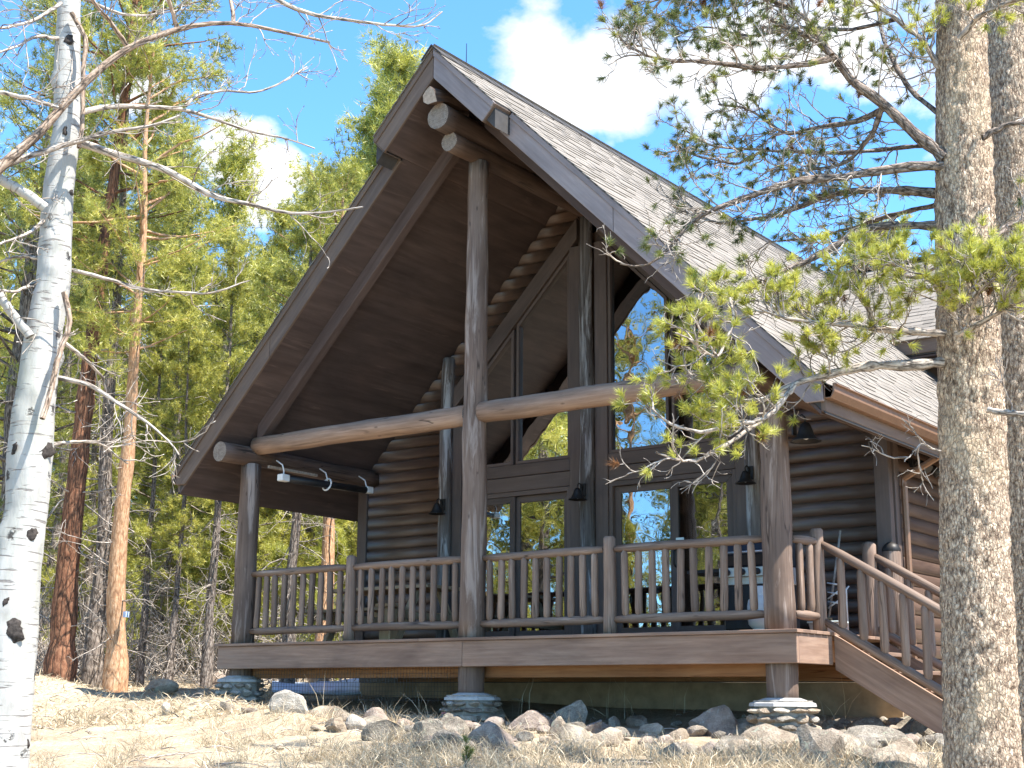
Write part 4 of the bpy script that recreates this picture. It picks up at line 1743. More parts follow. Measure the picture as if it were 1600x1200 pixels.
def trunk_mesh(name, pts, rad, mat, n=28, step=.06, lump=.05, flake=.012, scars=None, off=(0, 0, 0), seed=0):
    """a trunk as a ring grid with lumps and flaky relief"""
    pts = np.asarray(pts, float)
    d = np.concatenate([[0], np.cumsum(np.linalg.norm(pts[1:] - pts[:-1], axis=1))])
    K = max(4, int(d[-1] / step))
    P = resample(pts, K)
    t = np.linspace(0, d[-1], K)
    rr = np.interp(t, d, rad)
    V, q, uv = batch_tubes(P[None], rr[None], n)
    V = V.reshape(K, n, 3)
    cen = P[:, None, :]
    out = V - cen
    for i in range(K):
        for k in range(n):
            a = 2 * math.pi * k / n
            ca, sa = math.cos(a), math.sin(a)
            h = t[i]
            f = 1 + lump * noise.noise((ca * .9 + seed, sa * .9, h * 1.1)) + flake / max(.03, rr[i]) * noise.noise((ca * rr[i] * 38 + seed, sa * rr[i] * 38, h * 14))
            if scars:
                for (hs, as_, sz, am) in scars:
                    da = (a - as_ + math.pi) % (2 * math.pi) - math.pi
                    e = ((h - hs) / sz) ** 2 + (da * rr[i] / sz) ** 2
                    if e < 4:
                        f += am * math.exp(-e * 1.2)
            out[i, k] *= f
    W_ = Wood()
    W_.parts.append(((out + cen).reshape(-1, 3), q, uv))
    return W_.mesh(name, mat, off)


def gpoint(u, v):
    r = ray(u, v)
    t, last = 3.0, 3.0
    while t < 90:
        q = CAM + r * t
        if q[2] < gz(q[0], q[1]):
            break
        t += .04
    return Vector((q[0], q[1], gz(q[0], q[1])))


def poly_px(pl, hd0, hd1):
    """photo polyline -> points in space, the distance changing from hd0 to hd1 along it"""
    n = len(pl)
    return [tuple(at(u, v, hd0 + (hd1 - hd0) * i / (n - 1))) for i, (u, v) in enumerate(pl)]


# ------------------------------------------------------------------ forest pines


def make_pine(name, label, seed, H, r0, clear, Rc, shape, bark_m, needle_m, whorl, clusters, per_cl, dead, lean=0.0, nl=.125, nw=.0062, nn=13, cat='pine tree', group=None, droop=-.1, sub=1):
    rs = np.random.RandomState(seed)
    root = thing(name, (0, 0, 0), label, cat, group)
    K = 14
    z = np.linspace(-.3, H, K)
    wob = np.cumsum(rs.normal(0, .035, (K, 2)), axis=0) * (H / 12)
    pts = np.stack([wob[:, 0] + lean * (z / H) ** 1.2, wob[:, 1], z], 1)
    pts[0, :2] = pts[1, :2] = 0
    rad = r0 * (1 - .93 * np.clip(z / H, 0, 1) ** .9) + .006
    rad[0] *= 1.2
    rad[1] *= 1.12
    tw = Wood()
    Kt = 44
    P = resample(pts, Kt)
    rr = np.interp(P[:, 2], z, rad)
    rr = rr * (1 + .06 * rs.normal(size=Kt))
    tw.add(P[None], rr[None], 10)
    # live limbs
    zs = []
    zz = H * clear
    while zz < H * .985:
        for _ in range(rs.randint(whorl[0], whorl[1] + 1)):
            zs.append(min(H * .985, zz + rs.normal(0, .12)))
        zz += rs.uniform(.28, .5) * (H / 12) ** .5
    zs = np.array(zs)
    t = np.clip((zs / H - clear) / (1 - clear), 0, 1)
    prof = {'cone': (1 - t) ** .75 * np.minimum(1, .55 + t * 4), 'round': np.sqrt(np.clip(1 - (t * 1.75 - .75) ** 2, .03, 1)) * .95, 'column': (1 - t ** 3) * .8 + .05}[shape]
    ln = Rc * prof * rs.uniform(.55, 1.15, len(zs)) + .12
    az = rs.uniform(0, 2 * np.pi, len(zs))
    bp = np.stack([np.interp(zs, P[:, 2], P[:, i]) for i in range(3)], 1)
    Kb = 6
    el = np.interp(t, [0, .4, 1], [droop, .25, .9]) + rs.normal(0, .15, len(zs))
    d = np.stack([np.cos(az) * np.cos(el), np.sin(az) * np.cos(el), np.sin(el)], 1)
    B = np.empty((len(zs), Kb, 3))
    B[:, 0] = bp
    for k in range(1, Kb):
        d = unit(d + np.array([0, 0, .10]) + rs.normal(0, .13, d.shape))
        B[:, k] = B[:, k - 1] + d * (ln / (Kb - 1))[:, None]
    tw.add(B, taper(len(B), Kb, np.clip(ln * .018, .010, .05) * (H / 12) ** .3, .006), 4)
    tb = link('trunk', tw.mesh('trunk', bark_m), root)
    # needle clusters along limbs and on side shoots
    side = spawn(B, sub + 1, (.25 * Rc, .6 * Rc), .75, (0, 0, .25), 5, .3, .2, rs)
    allb = np.concatenate([B[:, 2:, :].reshape(-1, 3), side[:, 1:, :].reshape(-1, 3)])
    dirs = np.concatenate([np.repeat(unit(B[:, -1] - B[:, 1]), Kb - 2, axis=0), np.repeat(unit(side[:, -1] - side[:, 0]), 4, axis=0)])
    sel = rs.choice(len(allb), min(len(allb), clusters), replace=clusters > len(allb))
    cc = np.repeat(allb[sel], per_cl, axis=0) + rs.normal(0, .085 * (Rc / 1.6) ** .5, (len(sel) * per_cl, 3))
    cdir = unit(np.repeat(dirs[sel], per_cl, axis=0) * .6 + rs.normal(0, .5, (len(sel) * per_cl, 3)) + np.array([0, 0, .55]))
    tint_ = np.clip(np.repeat(rs.uniform(.1, .85, len(sel)), per_cl) + rs.normal(0, .12, len(cc)), 0, 1)
    V, tv = tufts(cc, cdir, nl, nn, nw, .8, tint_, rs)
    link('crown', tri_mesh('crown', V, tv, needle_m), root)
    # dead lower twigs
    if dead:
        zd = rs.uniform(.05 * H, max(.25, clear + .12) * H, dead)
        azd = rs.uniform(0, 2 * np.pi, dead)
        e2 = rs.normal(-.05, .3, dead)
        d = np.stack([np.cos(azd) * np.cos(e2), np.sin(azd) * np.cos(e2), np.sin(e2)], 1)
        l2 = rs.uniform(.3, 1.5, dead) * (H / 12) ** .5
        DB = np.empty((dead, 6, 3))
        DB[:, 0] = np.stack([np.interp(zd, P[:, 2], P[:, i]) for i in range(3)], 1)
        for k in range(1, 6):
            d = unit(d + np.array([0, 0, -.08]) + rs.normal(0, .22, d.shape))
            DB[:, k] = DB[:, k - 1] + d * (l2 / 5)[:, None]
        dw = Wood()
        dw.add(DB, taper(dead, 6, np.clip(l2 * .013, .006, .02), .004), 4)
        sp_ = spawn(DB, 4, (.2, .6), .8, (0, 0, -.1), 5, .2, .3, rs)
        dw.add(sp_, taper(len(sp_), 5, .006, .003), 3)
        o = tag(link('dead_twigs', dw.mesh('dead_twigs', 'twig_grey'), root), kind='stuff')
    return root


VAR = {}
spec = dict(
    orange=dict(H=12, r0=.18, clear=.52, Rc=1.9, shape='round', bark_m='bark_orange', needle_m='needles_far', whorl=(2, 4), clusters=440, per_cl=6, dead=26, lean=.9),
    red=dict(H=12, r0=.19, clear=.50, Rc=1.7, shape='round', bark_m='bark_red', needle_m='needles_far', whorl=(2, 4), clusters=560, per_cl=6, dead=34, lean=.4),
    grey=dict(H=12, r0=.145, clear=.50, Rc=1.4, shape='cone', bark_m='bark_grey', needle_m='needles_far', whorl=(2, 4), clusters=460, per_cl=6, dead=60),
    bushy=dict(H=8, r0=.14, clear=.10, Rc=1.6, shape='cone', bark_m='bark_grey', needle_m='needles_far', whorl=(3, 5), clusters=740, per_cl=6, dead=20),
    dark=dict(H=13, r0=.22, clear=.16, Rc=2.1, shape='cone', bark_m='bark_grey', needle_m='needles_dark', whorl=(3, 5), clusters=740, per_cl=6, dead=40),
    slim=dict(H=12, r0=.11, clear=.30, Rc=1.0, shape='column', bark_m='bark_grey', needle_m='needles_far', whorl=(2, 4), clusters=520, per_cl=6, dead=60),
    young=dict(H=3.2, r0=.05, clear=.08, Rc=.8, shape='cone', bark_m='bark_grey', needle_m='needles_lit', whorl=(3, 5), clusters=230, per_cl=6, dead=0),
)
SRC = {}
used = set()
sd_ = 21
for k_, kw in spec.items():
    SRC[k_] = make_pine('pine_tree', 'pine', sd_, **kw)
    sd_ += 1


def place_pine(kind, loc, top=None, H=None, rz=None, label='', group=None, sc_=None):
    s_ = sc_ or (H / spec[kind]['H'])
    rz = rnd.uniform(0, 6.28) if rz is None else rz
    if kind not in used:
        used.add(kind)
        o = SRC[kind]
        o.location, o.rotation_euler, o.scale = loc, (0, 0, rz), (s_,) * 3
        o['label'] = label
        if group:
            o['group'] = group
        return o
    o = copy_thing(SRC[kind], loc, rz, s_, label, group)
    if not group and 'group' in o.keys():
        del o['group']
    return o


def pine_px(kind, u, hd, vtop, label, rz=None, group=None):
    p = at(u, 1000, hd)
    z0 = gz(p.x, p.y)
    zt = at(u, vtop, hd).z
    return place_pine(kind, (p.x, p.y, z0), H=max(1.0, zt - z0), rz=rz, label=label, group=group)


# the trees one can pick out
pine_px('orange', 185, 20.5, 105, 'orange barked leaning pine with a blue tag, tallest left of the cabin', rz=-.6)
pine_px('red', 98, 21, -140, 'dark red barked pine just right of the white aspen trunk', rz=.3)
pine_px('grey', 148, 22, 0, 'dark grey pine trunk between the red pine and the orange pine', rz=2.0)
pine_px('slim', 222, 22, 420, 'thin grey pine trunk just right of the orange barked pine', rz=1.0)
pine_px('slim', 268, 21.5, 470, 'slim pinkish grey pine midway between orange pine and porch', rz=3.0)
pine_px('grey', 326, 21.5, 380, 'dark grey pine just left of the porch corner post', rz=4.0)
pine_px('grey', 452, 22, 300, 'grey pine seen through the porch beside the left corner post', rz=5.0)
pine_px('orange', 500, 22.5, 250, 'orange pine seen through the porch in front of the wall corner', rz=2.4)
pine_px('bushy', 590, 34, 85, 'tall yellow green pine rising behind the left roof slope', rz=.4)
pine_px('bushy', 545, 36, 190, 'yellow green pine filling the gap left of the tall pine by the roof', rz=5.1)
pine_px('bushy', 622, 37, 120, 'pine half hidden by the roof peak beside the tall yellow green pine', rz=2.2)
pine_px('bushy', 490, 31, 280, 'round topped bushy pine against the sky left of the roof edge', rz=1.8)
pine_px('dark', 10, 24, -160, 'dense dark pine behind the white aspen at the left edge', rz=1.1)
pine_px('bushy', 128, 27, 520, 'bright yellow green young pine behind the aspen trunk', rz=2.9)
pine_px('bushy', 330, 33, 245, 'broad yellow green pine below the small cloud', rz=3.9)
pine_px('dark', 240, 33, 190, 'dark pine standing behind the orange barked pine', rz=4.4)
pine_px('young', 512, 23.5, 805, 'small bright green sapling seen through the porch above the railing', rz=0)
pine_px('bushy', 400, 36, 330, 'pale green pine low against the blue sky gap', rz=5.5)
pine_px('dark', 1362, 44, 362, 'pine top peeking over the rear wing roof behind branches', rz=1)
pine_px('bushy', 1425, 47, 352, 'second pine top over the rear wing roof beside the big trunk', rz=2)
pine_px('dark', 1560, 46, 330, 'distant pine behind the two big pine trunks', rz=2.5)


def vlim(u):
    return float(np.interp(u, [-200, 90, 130, 200, 260, 300, 340, 430, 470, 520, 560, 640, 700], [-100, 0, 160, 200, 160, 220, 300, 400, 340, 340, 200, 160, 300]))


frs = random.Random(31)
kinds = ['bushy', 'grey', 'slim', 'dark', 'orange', 'red', 'bushy', 'slim', 'bushy']
names = dict(bushy='bushy green pine', grey='grey trunked pine', slim='slim grey pine', dark='dark needled pine', orange='orange trunked pine', red='red trunked pine')
def landmark(u):
    for lim_, nm in ((60, 'the white aspen trunk'), (125, 'the dark red barked pine'), (165, 'the dark grey pine trunk'), (205, 'the orange barked pine'), (245, 'the thin grey pine'),
                     (295, 'the slim pinkish grey pine'), (350, 'the pine beside the porch'), (420, 'the porch corner post'), (480, 'the grey porch pine'), (560, 'the orange porch pine')):
        if u < lim_:
            return nm
    return 'the cabin'


for i in range(72):
    hd = 29 + 46 * (i / 72) ** 1.0 + frs.uniform(-1, 1)
    u = -120 + 800 * ((i * .61803) % 1.0)
    k_ = kinds[frs.randrange(len(kinds))]
    v = max(vlim(u) + frs.uniform(40, 330), 1075 - 2142 * 15 / hd)
    lm_ = landmark(u)
    hgt = 'tall' if v < 500 else ('medium' if v < 640 else 'low')
    far_ = 'far beyond' if hd > 52 else 'behind'
    pine_px(k_, u, hd, v, '%s %s %s %s' % (hgt, names[k_], far_, lm_), group='pines deep in the forest left of the cabin')
for i in range(22):
    hd = 27 + 12 * frs.random()
    u = -60 + 640 * ((i * .61803 + .3) % 1.0)
    pine_px('young' if i % 3 else 'bushy', u, hd, frs.uniform(820, 960), '%s young pine in the undergrowth %s %s' % ('narrow bright green' if i % 3 else 'bushy yellow green', 'far behind' if hd > 33 else 'behind', landmark(u)), group='young pines in the undergrowth')

# trees off to the left and behind that the glazing mirrors
for i, (x, y, H, k_) in enumerate(((-9, -9, 11, 'bushy'), (-13, -14, 13, 'dark'), (-6.5, -14.5, 10, 'grey'), (-16, -10.5, 12, 'bushy'), (-10, -21, 15, 'dark'), (-3, -20, 9, 'bushy'),
                                   (-19, -19, 15, 'orange'), (-14.5, -26, 15, 'bushy'), (-7.5, -10.5, 5, 'bushy'), (-11.5, -11.5, 7, 'bushy'), (-5, -17, 6, 'bushy'), (-22, -13, 14, 'dark'), (-6.0, -12.2, 11.5, 'grey'), (-9.6, -13.6, 13.5, 'orange'), (-8.2, -17, 15, 'bushy'), (-7.2, -12.8, 9.0, 'dark'), (-4.6, -11.0, 9, 'slim'), (-12.3, -17.5, 14.5, 'grey'), (-13, -24, 12, 'bushy'), (-17, -23, 13, 'dark'), (-21, -27, 14, 'bushy'), (-10, -27, 13, 'dark'), (-24, -22, 13, 'bushy'), (-16, -31, 14, 'bushy'), (-8, -23.5, 10, 'bushy'))):
    place_pine(k_, (x, y, gz(x, y)), H=H, label='pine standing out on the slope in front of the cabin', group='pines mirrored in the windows')

# undergrowth of dead branches on the forest floor
uw = Wood()
urs = np.random.RandomState(77)
base = []
for i in range(900):
    u = urs.uniform(-80, 600)
    hd = 22 + 22 * urs.random_sample() ** 1.5
    p = at(u, 1000, hd)
    base.append((p.x, p.y, gz(p.x, p.y) - .05))
base = np.array(base)
d = unit(np.concatenate([urs.normal(0, .6, (900, 2)), np.full((900, 1), .8)], 1))
l2 = urs.uniform(.5, 2.4, 900)
UB = np.empty((900, 6, 3))
UB[:, 0] = base
for k in range(1, 6):
    d = unit(d + urs.normal(0, .18, d.shape))
    UB[:, k] = UB[:, k - 1] + d * (l2 / 5)[:, None]
uw.add(UB, taper(900, 6, .012, .005), 4)
us = spawn(UB, 4, (.2, .8), .8, (0, 0, .1), 5, .15, .28, urs)
uw.add(us, taper(len(us), 5, .006, .003), 3)
tag(link('undergrowth', uw.mesh('undergrowth', 'twig_grey')), 'tangle of bare grey brush under the forest pines', kind='stuff')

# ------------------------------------------------------------------ aspen in the left foreground
HA = 7.5
ax = [(-22, 1330), (-5, 1200), (14, 1000), (24, 900), (42, 800), (48, 700), (52, 650), (68, 520), (84, 440), (91, 300), (105, 200), (105, 100), (107, 30), (108, -60), (112, -200)]
ar = [46, 43, 40, 35, 30, 33, 30, 27, 26, 23.5, 21, 20, 18.5, 17, 14]
apts = poly_px(ax, HA, HA)
aspen = thing('aspen_tree', tuple(apts[0]), 'white barked bare aspen with black scars in the left foreground', 'aspen tree')
aoff = WP[aspen.name]
pxm = [r * HA / FPX * math.sqrt(1.0) for r in ar]
scars = []
ars = np.random.RandomState(4)
for k in range(16):
    scars.append((ars.uniform(.2, 5.5), ars.uniform(0, 6.28), ars.uniform(.03, .06), ars.uniform(.10, .3)))
o = link('trunk', trunk_mesh('trunk', apts, pxm, 'aspen_bark', 30, .03, .06, .004, scars, aoff, 2.0), aspen)
# the big black knots on the side facing the camera
for (u, v, sz) in ((68, 705, 17), (22, 985, 19), (50, 835, 10), (108, 62, 10), (38, 1160, 15), (8, 940, 9), (100, 205, 9), (66, 318, 9), (112, 300, 7), (12, 700, 12), (40, 1090, 7)):
    cu_ = float(np.interp(-v, [-q[1] for q in ax], [q[0] for q in ax]))
    cr_ = float(np.interp(-v, [-q[1] for q in ax], ar))
    f_ = max(-.8, min(.8, (u - cu_) / cr_))
    c = at(cu_ + f_ * cr_, v, HA - cr_ * HA / FPX * (math.sqrt(1 - f_ * f_) - .02))
    me = rock_mesh('knot', u * .37, (sz * HA / FPX * .92, .012, sz * .92 * HA / FPX), 'aspen_scar', 3, 5)
    for vtx in me.vertices:
        n_ = noise.noise(vtx.co * 60)
        vtx.co *= 1 + .35 * n_
    inst('knot', me, aspen, c, (0, 0, .65 + math.asin(f_)))

abr = [
    ([(-40, 300), (0, 260), (60, 215), (100, 165), (150, 115), (200, 75), (270, 50), (330, 35), (400, 42), (460, 58), (515, 68)], 8.5, 2.0, 'aspen_limb', -.35, .1, 10),
    ([(200, 75), (175, 40), (150, 10), (130, -15)], 4, 2, 'aspen_limb', -.2, -.3, 5),
    ([(278, 47), (265, 0), (255, -30)], 4, 2.5, 'aspen_limb', -.1, -.2, 4),
    ([(365, 36), (362, 0), (350, -30)], 4, 2.5, 'aspen_limb', 0, .2, 4),
    ([(-20, 270), (60, 240), (120, 222), (180, 205), (240, 198), (280, 182)], 5.5, 2, 'twig_bare', -.25, .1, 8),
    ([(122, 178), (160, 165), (220, 165), (290, 168), (340, 185), (390, 205), (450, 215), (495, 230)], 5, 1.3, 'twig_bare', 0, .5, 9),
    ([(120, 222), (190, 245), (260, 265), (300, 290), (330, 310), (400, 320), (450, 335), (540, 328), (565, 322)], 7, 1.2, 'twig_bare', 0, -.5, 10),
    ([(290, 165), (310, 145), (350, 140), (400, 145), (440, 130), (480, 105)], 3, 1.2, 'twig_bare', .2, .5, 7),
    ([(-20, 272), (0, 280), (40, 300), (70, 320)], 7.5, 8, 'aspen_bark', -.2, -.02, 3),
    ([(-10, 143), (50, 155), (95, 172)], 3.5, 3, 'twig_bare', -.4, 0, 4),
    ([(400, -40), (420, -5), (470, 20), (540, 30), (600, 35), (660, 40), (690, 12)], 4.5, 1.2, 'twig_bare', -.3, .3, 10),
    ([(100, 418), (175, 439), (219, 453), (260, 456), (328, 460), (390, 439)], 3.5, 1.2, 'twig_bare', 0, .4, 6),
    ([(90, 590), (147, 600), (187, 626), (225, 651), (265, 685), (278, 707)], 4, 1.2, 'twig_bare', 0, -.4, 7),
    ([(70, 697), (131, 690), (159, 695), (200, 729)], 3.5, 1.2, 'twig_bare', 0, .3, 5),
    ([(-20, 430), (0, 460), (19, 489), (50, 528)], 6.5, 7, 'aspen_bark', -.1, 0, 2),
    ([(100, 535), (140, 567), (162, 589), (169, 630)], 3.5, 1.5, 'twig_bare', 0, .3, 4),
    ([(100, 457), (111, 507), (94, 551), (81, 623), (70, 657)], 4.5, 4, 'aspen_limb', -.12, -.12, 1),
    ([(112, 20), (135, 60), (128, 110), (130, 180), (122, 235)], 4, 3.5, 'aspen_limb', -.1, -.1, 1),
    ([(95, 5), (60, 30), (20, 40), (-20, 48)], 3.5, 1.5, 'twig_bare', -.1, -.5, 6),
    ([(100, 60), (60, 55), (20, 75), (-20, 85)], 3.5, 1.5, 'twig_bare', 0, -.5, 6),
    ([(75, 340), (40, 365), (-10, 380)], 3.5, 1.5, 'twig_bare', 0, -.4, 5),
    ([(70, 405), (40, 400), (-10, 410)], 3.5, 1.5, 'twig_bare', 0, .4, 5),
    ([(60, 440), (30, 455), (-10, 450)], 3, 1.5, 'twig_bare', .1, -.4, 5),
    ([(115, -10), (180, 20), (230, 25), (290, 15)], 3.5, 1.2, 'twig_bare', .1, .4, 6),
]
fine = Wood()
for pl, r0, r1, mt, da, db, per in abr:
    P = resample(poly_px(pl, HA + da, HA + da + db), 22, .004, ars)
    wd = Wood()
    wd.add(P[None], taper(1, 22, r0 * HA / FPX, r1 * HA / FPX), 8)
    link('branch', wd.mesh('branch', mt, aoff), aspen)
    if per > 1:
        c1 = spawn(P[None], per, (.18, .62), .8, (0, 0, .35), 8, .18, .20, ars)
        fine.add(c1, taper(len(c1), 8, .0042, .0018), 5)
        c2 = spawn(c1, 4, (.07, .24), .75, (0, 0, .25), 6, .25, .2, ars)
        fine.add(c2, taper(len(c2), 6, .0024, .0013), 4)
        # buds at the shoot ends
        tips = np.concatenate([c1[:, -1], c2[:, -1]])
        tdir = unit(np.concatenate([c1[:, -1] - c1[:, -2], c2[:, -1] - c2[:, -2]]))
        BT = np.stack([tips, tips + tdir * .008, tips + tdir * .018], 1)
        fine.add(BT, np.tile([[.0015, .0034, .0006]], (len(BT), 1)), 4)
tag(link('twigs', fine.mesh('twigs', 'twig_bare', aoff), aspen), kind='stuff')

# ------------------------------------------------------------------ two big pines on the right
HP = 8.7
prs = np.random.RandomState(9)


def big_pine(label, px, rpx, hd, seed):
    pts = poly_px(px, hd, hd)
    t = thing('pine_tree', tuple(pts[0]), label, 'pine tree')
    link('trunk', trunk_mesh('trunk', pts, [r * hd / FPX for r in rpx], 'bark_flaky', 64, .018, .06, .017, None, WP[t.name], seed), t)
    return t


pineA = big_pine('big flaky barked pine in the right foreground with lichen and painted sunlit patches', [(1539, 1330), (1537, 1200), (1530, 1050), (1524, 900), (1520, 700), (1514, 520), (1507, 300), (1503, 100), (1500, -60), (1497, -400), (1495, -700), (1492, -1250)],
                 [60, 54, 52, 50, 49, 46, 43, 40, 38, 30, 20, 4], HP, 1.0)
pineB = big_pine('second flaky barked pine trunk at the right edge behind the first', [(1640, 1300), (1635, 1200), (1628, 1000), (1615, 800), (1602, 560), (1588, 300), (1580, 100), (1575, -60), (1566, -400), (1560, -900)],
                 [64, 58, 56, 53, 50, 46, 43, 40, 28, 6], HP + 1.6, 5.0)

pbr = [  # polyline, radius px start/end, depth start/end, shoots, tuft chance, needle kind, bias
    ([(1475, 245), (1424, 202), (1379, 161), (1337, 131), (1300, 86), (1274, 56), (1240, 40), (1190, 15)], 11, 3, 0, -.5, 16, .45, 'near', (0, 0, .2)),
    ([(1302, 90), (1250, 102), (1190, 105), (1130, 98), (1060, 92), (1000, 87), (965, 60)], 6, 1.5, -.3, -.9, 18, .55, 'near', (0, 0, .3)),
    ([(1390, 165), (1340, 190), (1280, 195), (1225, 210), (1170, 165), (1120, 160)], 5.5, 1.5, 0, .5, 16, .5, 'near', (0, 0, .1)),
    ([(1475, 259), (1394, 261), (1319, 277), (1244, 281), (1187, 300), (1131, 319), (1075, 338), (1050, 380), (1000, 425), (965, 412)], 9, 1.2, 0, -.8, 18, .28, 'near', (0, 0, 0)),
    ([(1475, 304), (1412, 296), (1337, 296), (1281, 307), (1244, 330), (1187, 341), (1110, 352), (1060, 300)], 8, 1.2, .1, .6, 18, .35, 'near', (0, 0, 0)),
    ([(1475, 354), (1394, 352), (1356, 356), (1319, 375), (1270, 405), (1225, 427), (1180, 446), (1140, 462), (1100, 490)], 8, 2, .1, -.6, 12, .4, 'near', (0, 0, -.1)),
    ([(1475, 319), (1412, 334), (1356, 349), (1262, 375), (1200, 380)], 5, 1.5, .2, .8, 14, .3, 'near', (0, 0, -.1)),
    ([(1475, 566), (1412, 572), (1356, 573), (1303, 587), (1250, 600), (1205, 625), (1178, 635), (1130, 645)], 9, 2.5, 0, -.6, 10, .75, 'lit', (0, 0, .5)),
    ([(1240, 602), (1215, 640), (1190, 660), (1150, 665), (1100, 680), (1050, 672), (1020, 645)], 5, 1.5, -.4, -.9, 12, .8, 'lit', (0, 0, .75)),
    ([(1190, 660), (1130, 700), (1090, 718), (1060, 715), (1032, 706)], 3.5, 1.2, -.5, -.8, 4, .1, 'lit', (0, 0, .2)),
    ([(1225, 618), (1160, 630), (1110, 610), (1090, 560), (1110, 500), (1090, 470)], 3.5, 1.5, -.5, -.2, 14, .85, 'lit', (0, 0, .5)),
    ([(1140, 462), (1150, 500), (1125, 560), (1085, 530), (1060, 520)], 3, 1.2, -.6, -.8, 9, .85, 'lit', (0, 0, .2)),
    ([(1490, 522), (1412, 516), (1366, 512), (1319, 503), (1275, 503), (1225, 491), (1184, 475)], 7, 1.2, 0, -.9, 30, .85, 'lit', (0, 0, .75)),
    ([(1495, 522), (1540, 500), (1590, 470), (1640, 450)], 5, 2, -.3, -.7, 16, .9, 'lit', (0, 0, .8)),
    ([(1500, 515), (1480, 480), (1455, 450), (1440, 425)], 4, 1.5, -.35, -.5, 12, .95, 'lit', (0, 0, .7)),
    ([(1510, 520), (1520, 480), (1530, 455), (1560, 430)], 4, 1.5, -.35, -.6, 12, .95, 'lit', (0, 0, .7)),
    ([(1366, 512), (1355, 480), (1345, 450), (1350, 420)], 4.5, 2, -.3, -.35, 10, .95, 'lit', (0, 0, .8)),
    ([(1475, 410), (1430, 440), (1370, 415), (1330, 380)], 4, 1.5, .3, .9, 9, .2, 'near', (0, 0, .1)),
    ([(1485, 130), (1440, 60), (1390, 20), (1330, -20)], 6, 2, .1, -.4, 16, .6, 'lit', (0, 0, .4)),
    ([(1500, 60), (1530, 20), (1570, 0), (1620, -10)], 5, 2, -.3, -.5, 12, .7, 'lit', (0, 0, .3)),
    ([(1470, 180), (1420, 140), (1380, 60), (1370, 0), (1350, -40)], 5, 2, .2, .9, 14, .5, 'near', (0, 0, .3)),
    ([(1300, 86), (1250, 20), (1180, -10), (1080, -20), (1010, 0)], 5, 1.5, -.5, .3, 26, .85, 'near', (0, 0, .1)),
    ([(1470, 225), (1400, 230), (1300, 240), (1200, 230), (1110, 225), (1060, 190)], 5, 1.2, .4, 1.2, 20, .55, 'near', (0, 0, .1)),
    ([(1400, 30), (1330, 50), (1250, 40), (1170, 60), (1100, 40), (1050, 60)], 4, 1.3, .2, .7, 22, .85, 'near', (0, 0, .2)),
    ([(1200, 232), (1150, 260), (1090, 245), (1050, 225)], 3, 1.2, .9, 1.2, 10, .7, 'near', (0, 0, .1)),
    ([(1380, 165), (1365, 210), (1330, 250), (1290, 262), (1220, 260)], 5, 1.5, -.1, .4, 14, .3, 'near', (0, 0, -.2)),
    ([(1545, 640), (1580, 645), (1640, 640)], 5, 3, -.3, -.2, 3, 0, 'lit', (0, 0, .1)),
    ([(1470, 705), (1440, 690), (1415, 720)], 1.8, .8, -.2, -.3, 3, 0, 'lit', (0, 0, .1)),
    ([(1535, 215), (1570, 195), (1620, 190)], 5, 3, -.3, -.1, 4, .1, 'near', (0, 0, .2)),
    ([(1540, 390), (1575, 350), (1630, 330)], 6, 3, -.3, .2, 5, .1, 'near', (0, 0, .2)),
]
TW = Wood()
tc_, td_, tk_ = {'near': [], 'lit': [], 'dead': []}, {'near': [], 'lit': [], 'dead': []}, 0
woff = WP[pineA.name]
for pl, r0, r1, da, db, per, pt, kd, bias in pbr:
    pl3 = poly_px(pl, HP + da - .1, HP + da + db)
    P = resample(pl3, 24, .006, prs)
    wd = Wood()
    wd.add(P[None], taper(1, 24, r0 * HP / FPX, r1 * HP / FPX) * (1 + .12 * prs.normal(size=(1, 24))), 8)
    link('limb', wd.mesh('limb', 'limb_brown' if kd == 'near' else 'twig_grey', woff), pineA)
    per = int(per * 1.45) if kd == 'near' else per
    c1 = spawn(P[None], per, (.20, .60), .85, bias, 8, .15, .22, prs)
    TW.add(c1, taper(len(c1), 8, .0062, .003), 5)
    c2 = spawn(c1, 4, (.10, .30), .75, bias, 6, .2, .24, prs)
    TW.add(c2, taper(len(c2), 6, .0036, .0022), 4)
    c3 = spawn(c2, 2, (.06, .16), .8, bias, 5, .2, .3, prs)
    TW.add(c3, taper(len(c3), 5, .0024, .0014), 3)
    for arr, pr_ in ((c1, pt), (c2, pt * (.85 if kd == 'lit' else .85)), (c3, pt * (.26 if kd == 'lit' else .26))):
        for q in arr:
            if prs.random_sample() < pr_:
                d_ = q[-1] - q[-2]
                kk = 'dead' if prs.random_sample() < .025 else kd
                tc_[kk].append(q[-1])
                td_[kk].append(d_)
tag(link('twigs', TW.mesh('twigs', 'twig_grey', woff), pineA), kind='stuff')
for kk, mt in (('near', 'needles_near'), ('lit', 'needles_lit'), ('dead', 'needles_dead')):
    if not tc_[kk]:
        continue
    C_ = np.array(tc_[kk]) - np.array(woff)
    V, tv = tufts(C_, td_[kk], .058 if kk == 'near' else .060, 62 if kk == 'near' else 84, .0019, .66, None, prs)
    link('crown', tri_mesh('crown', V, tv, mt), pineA)

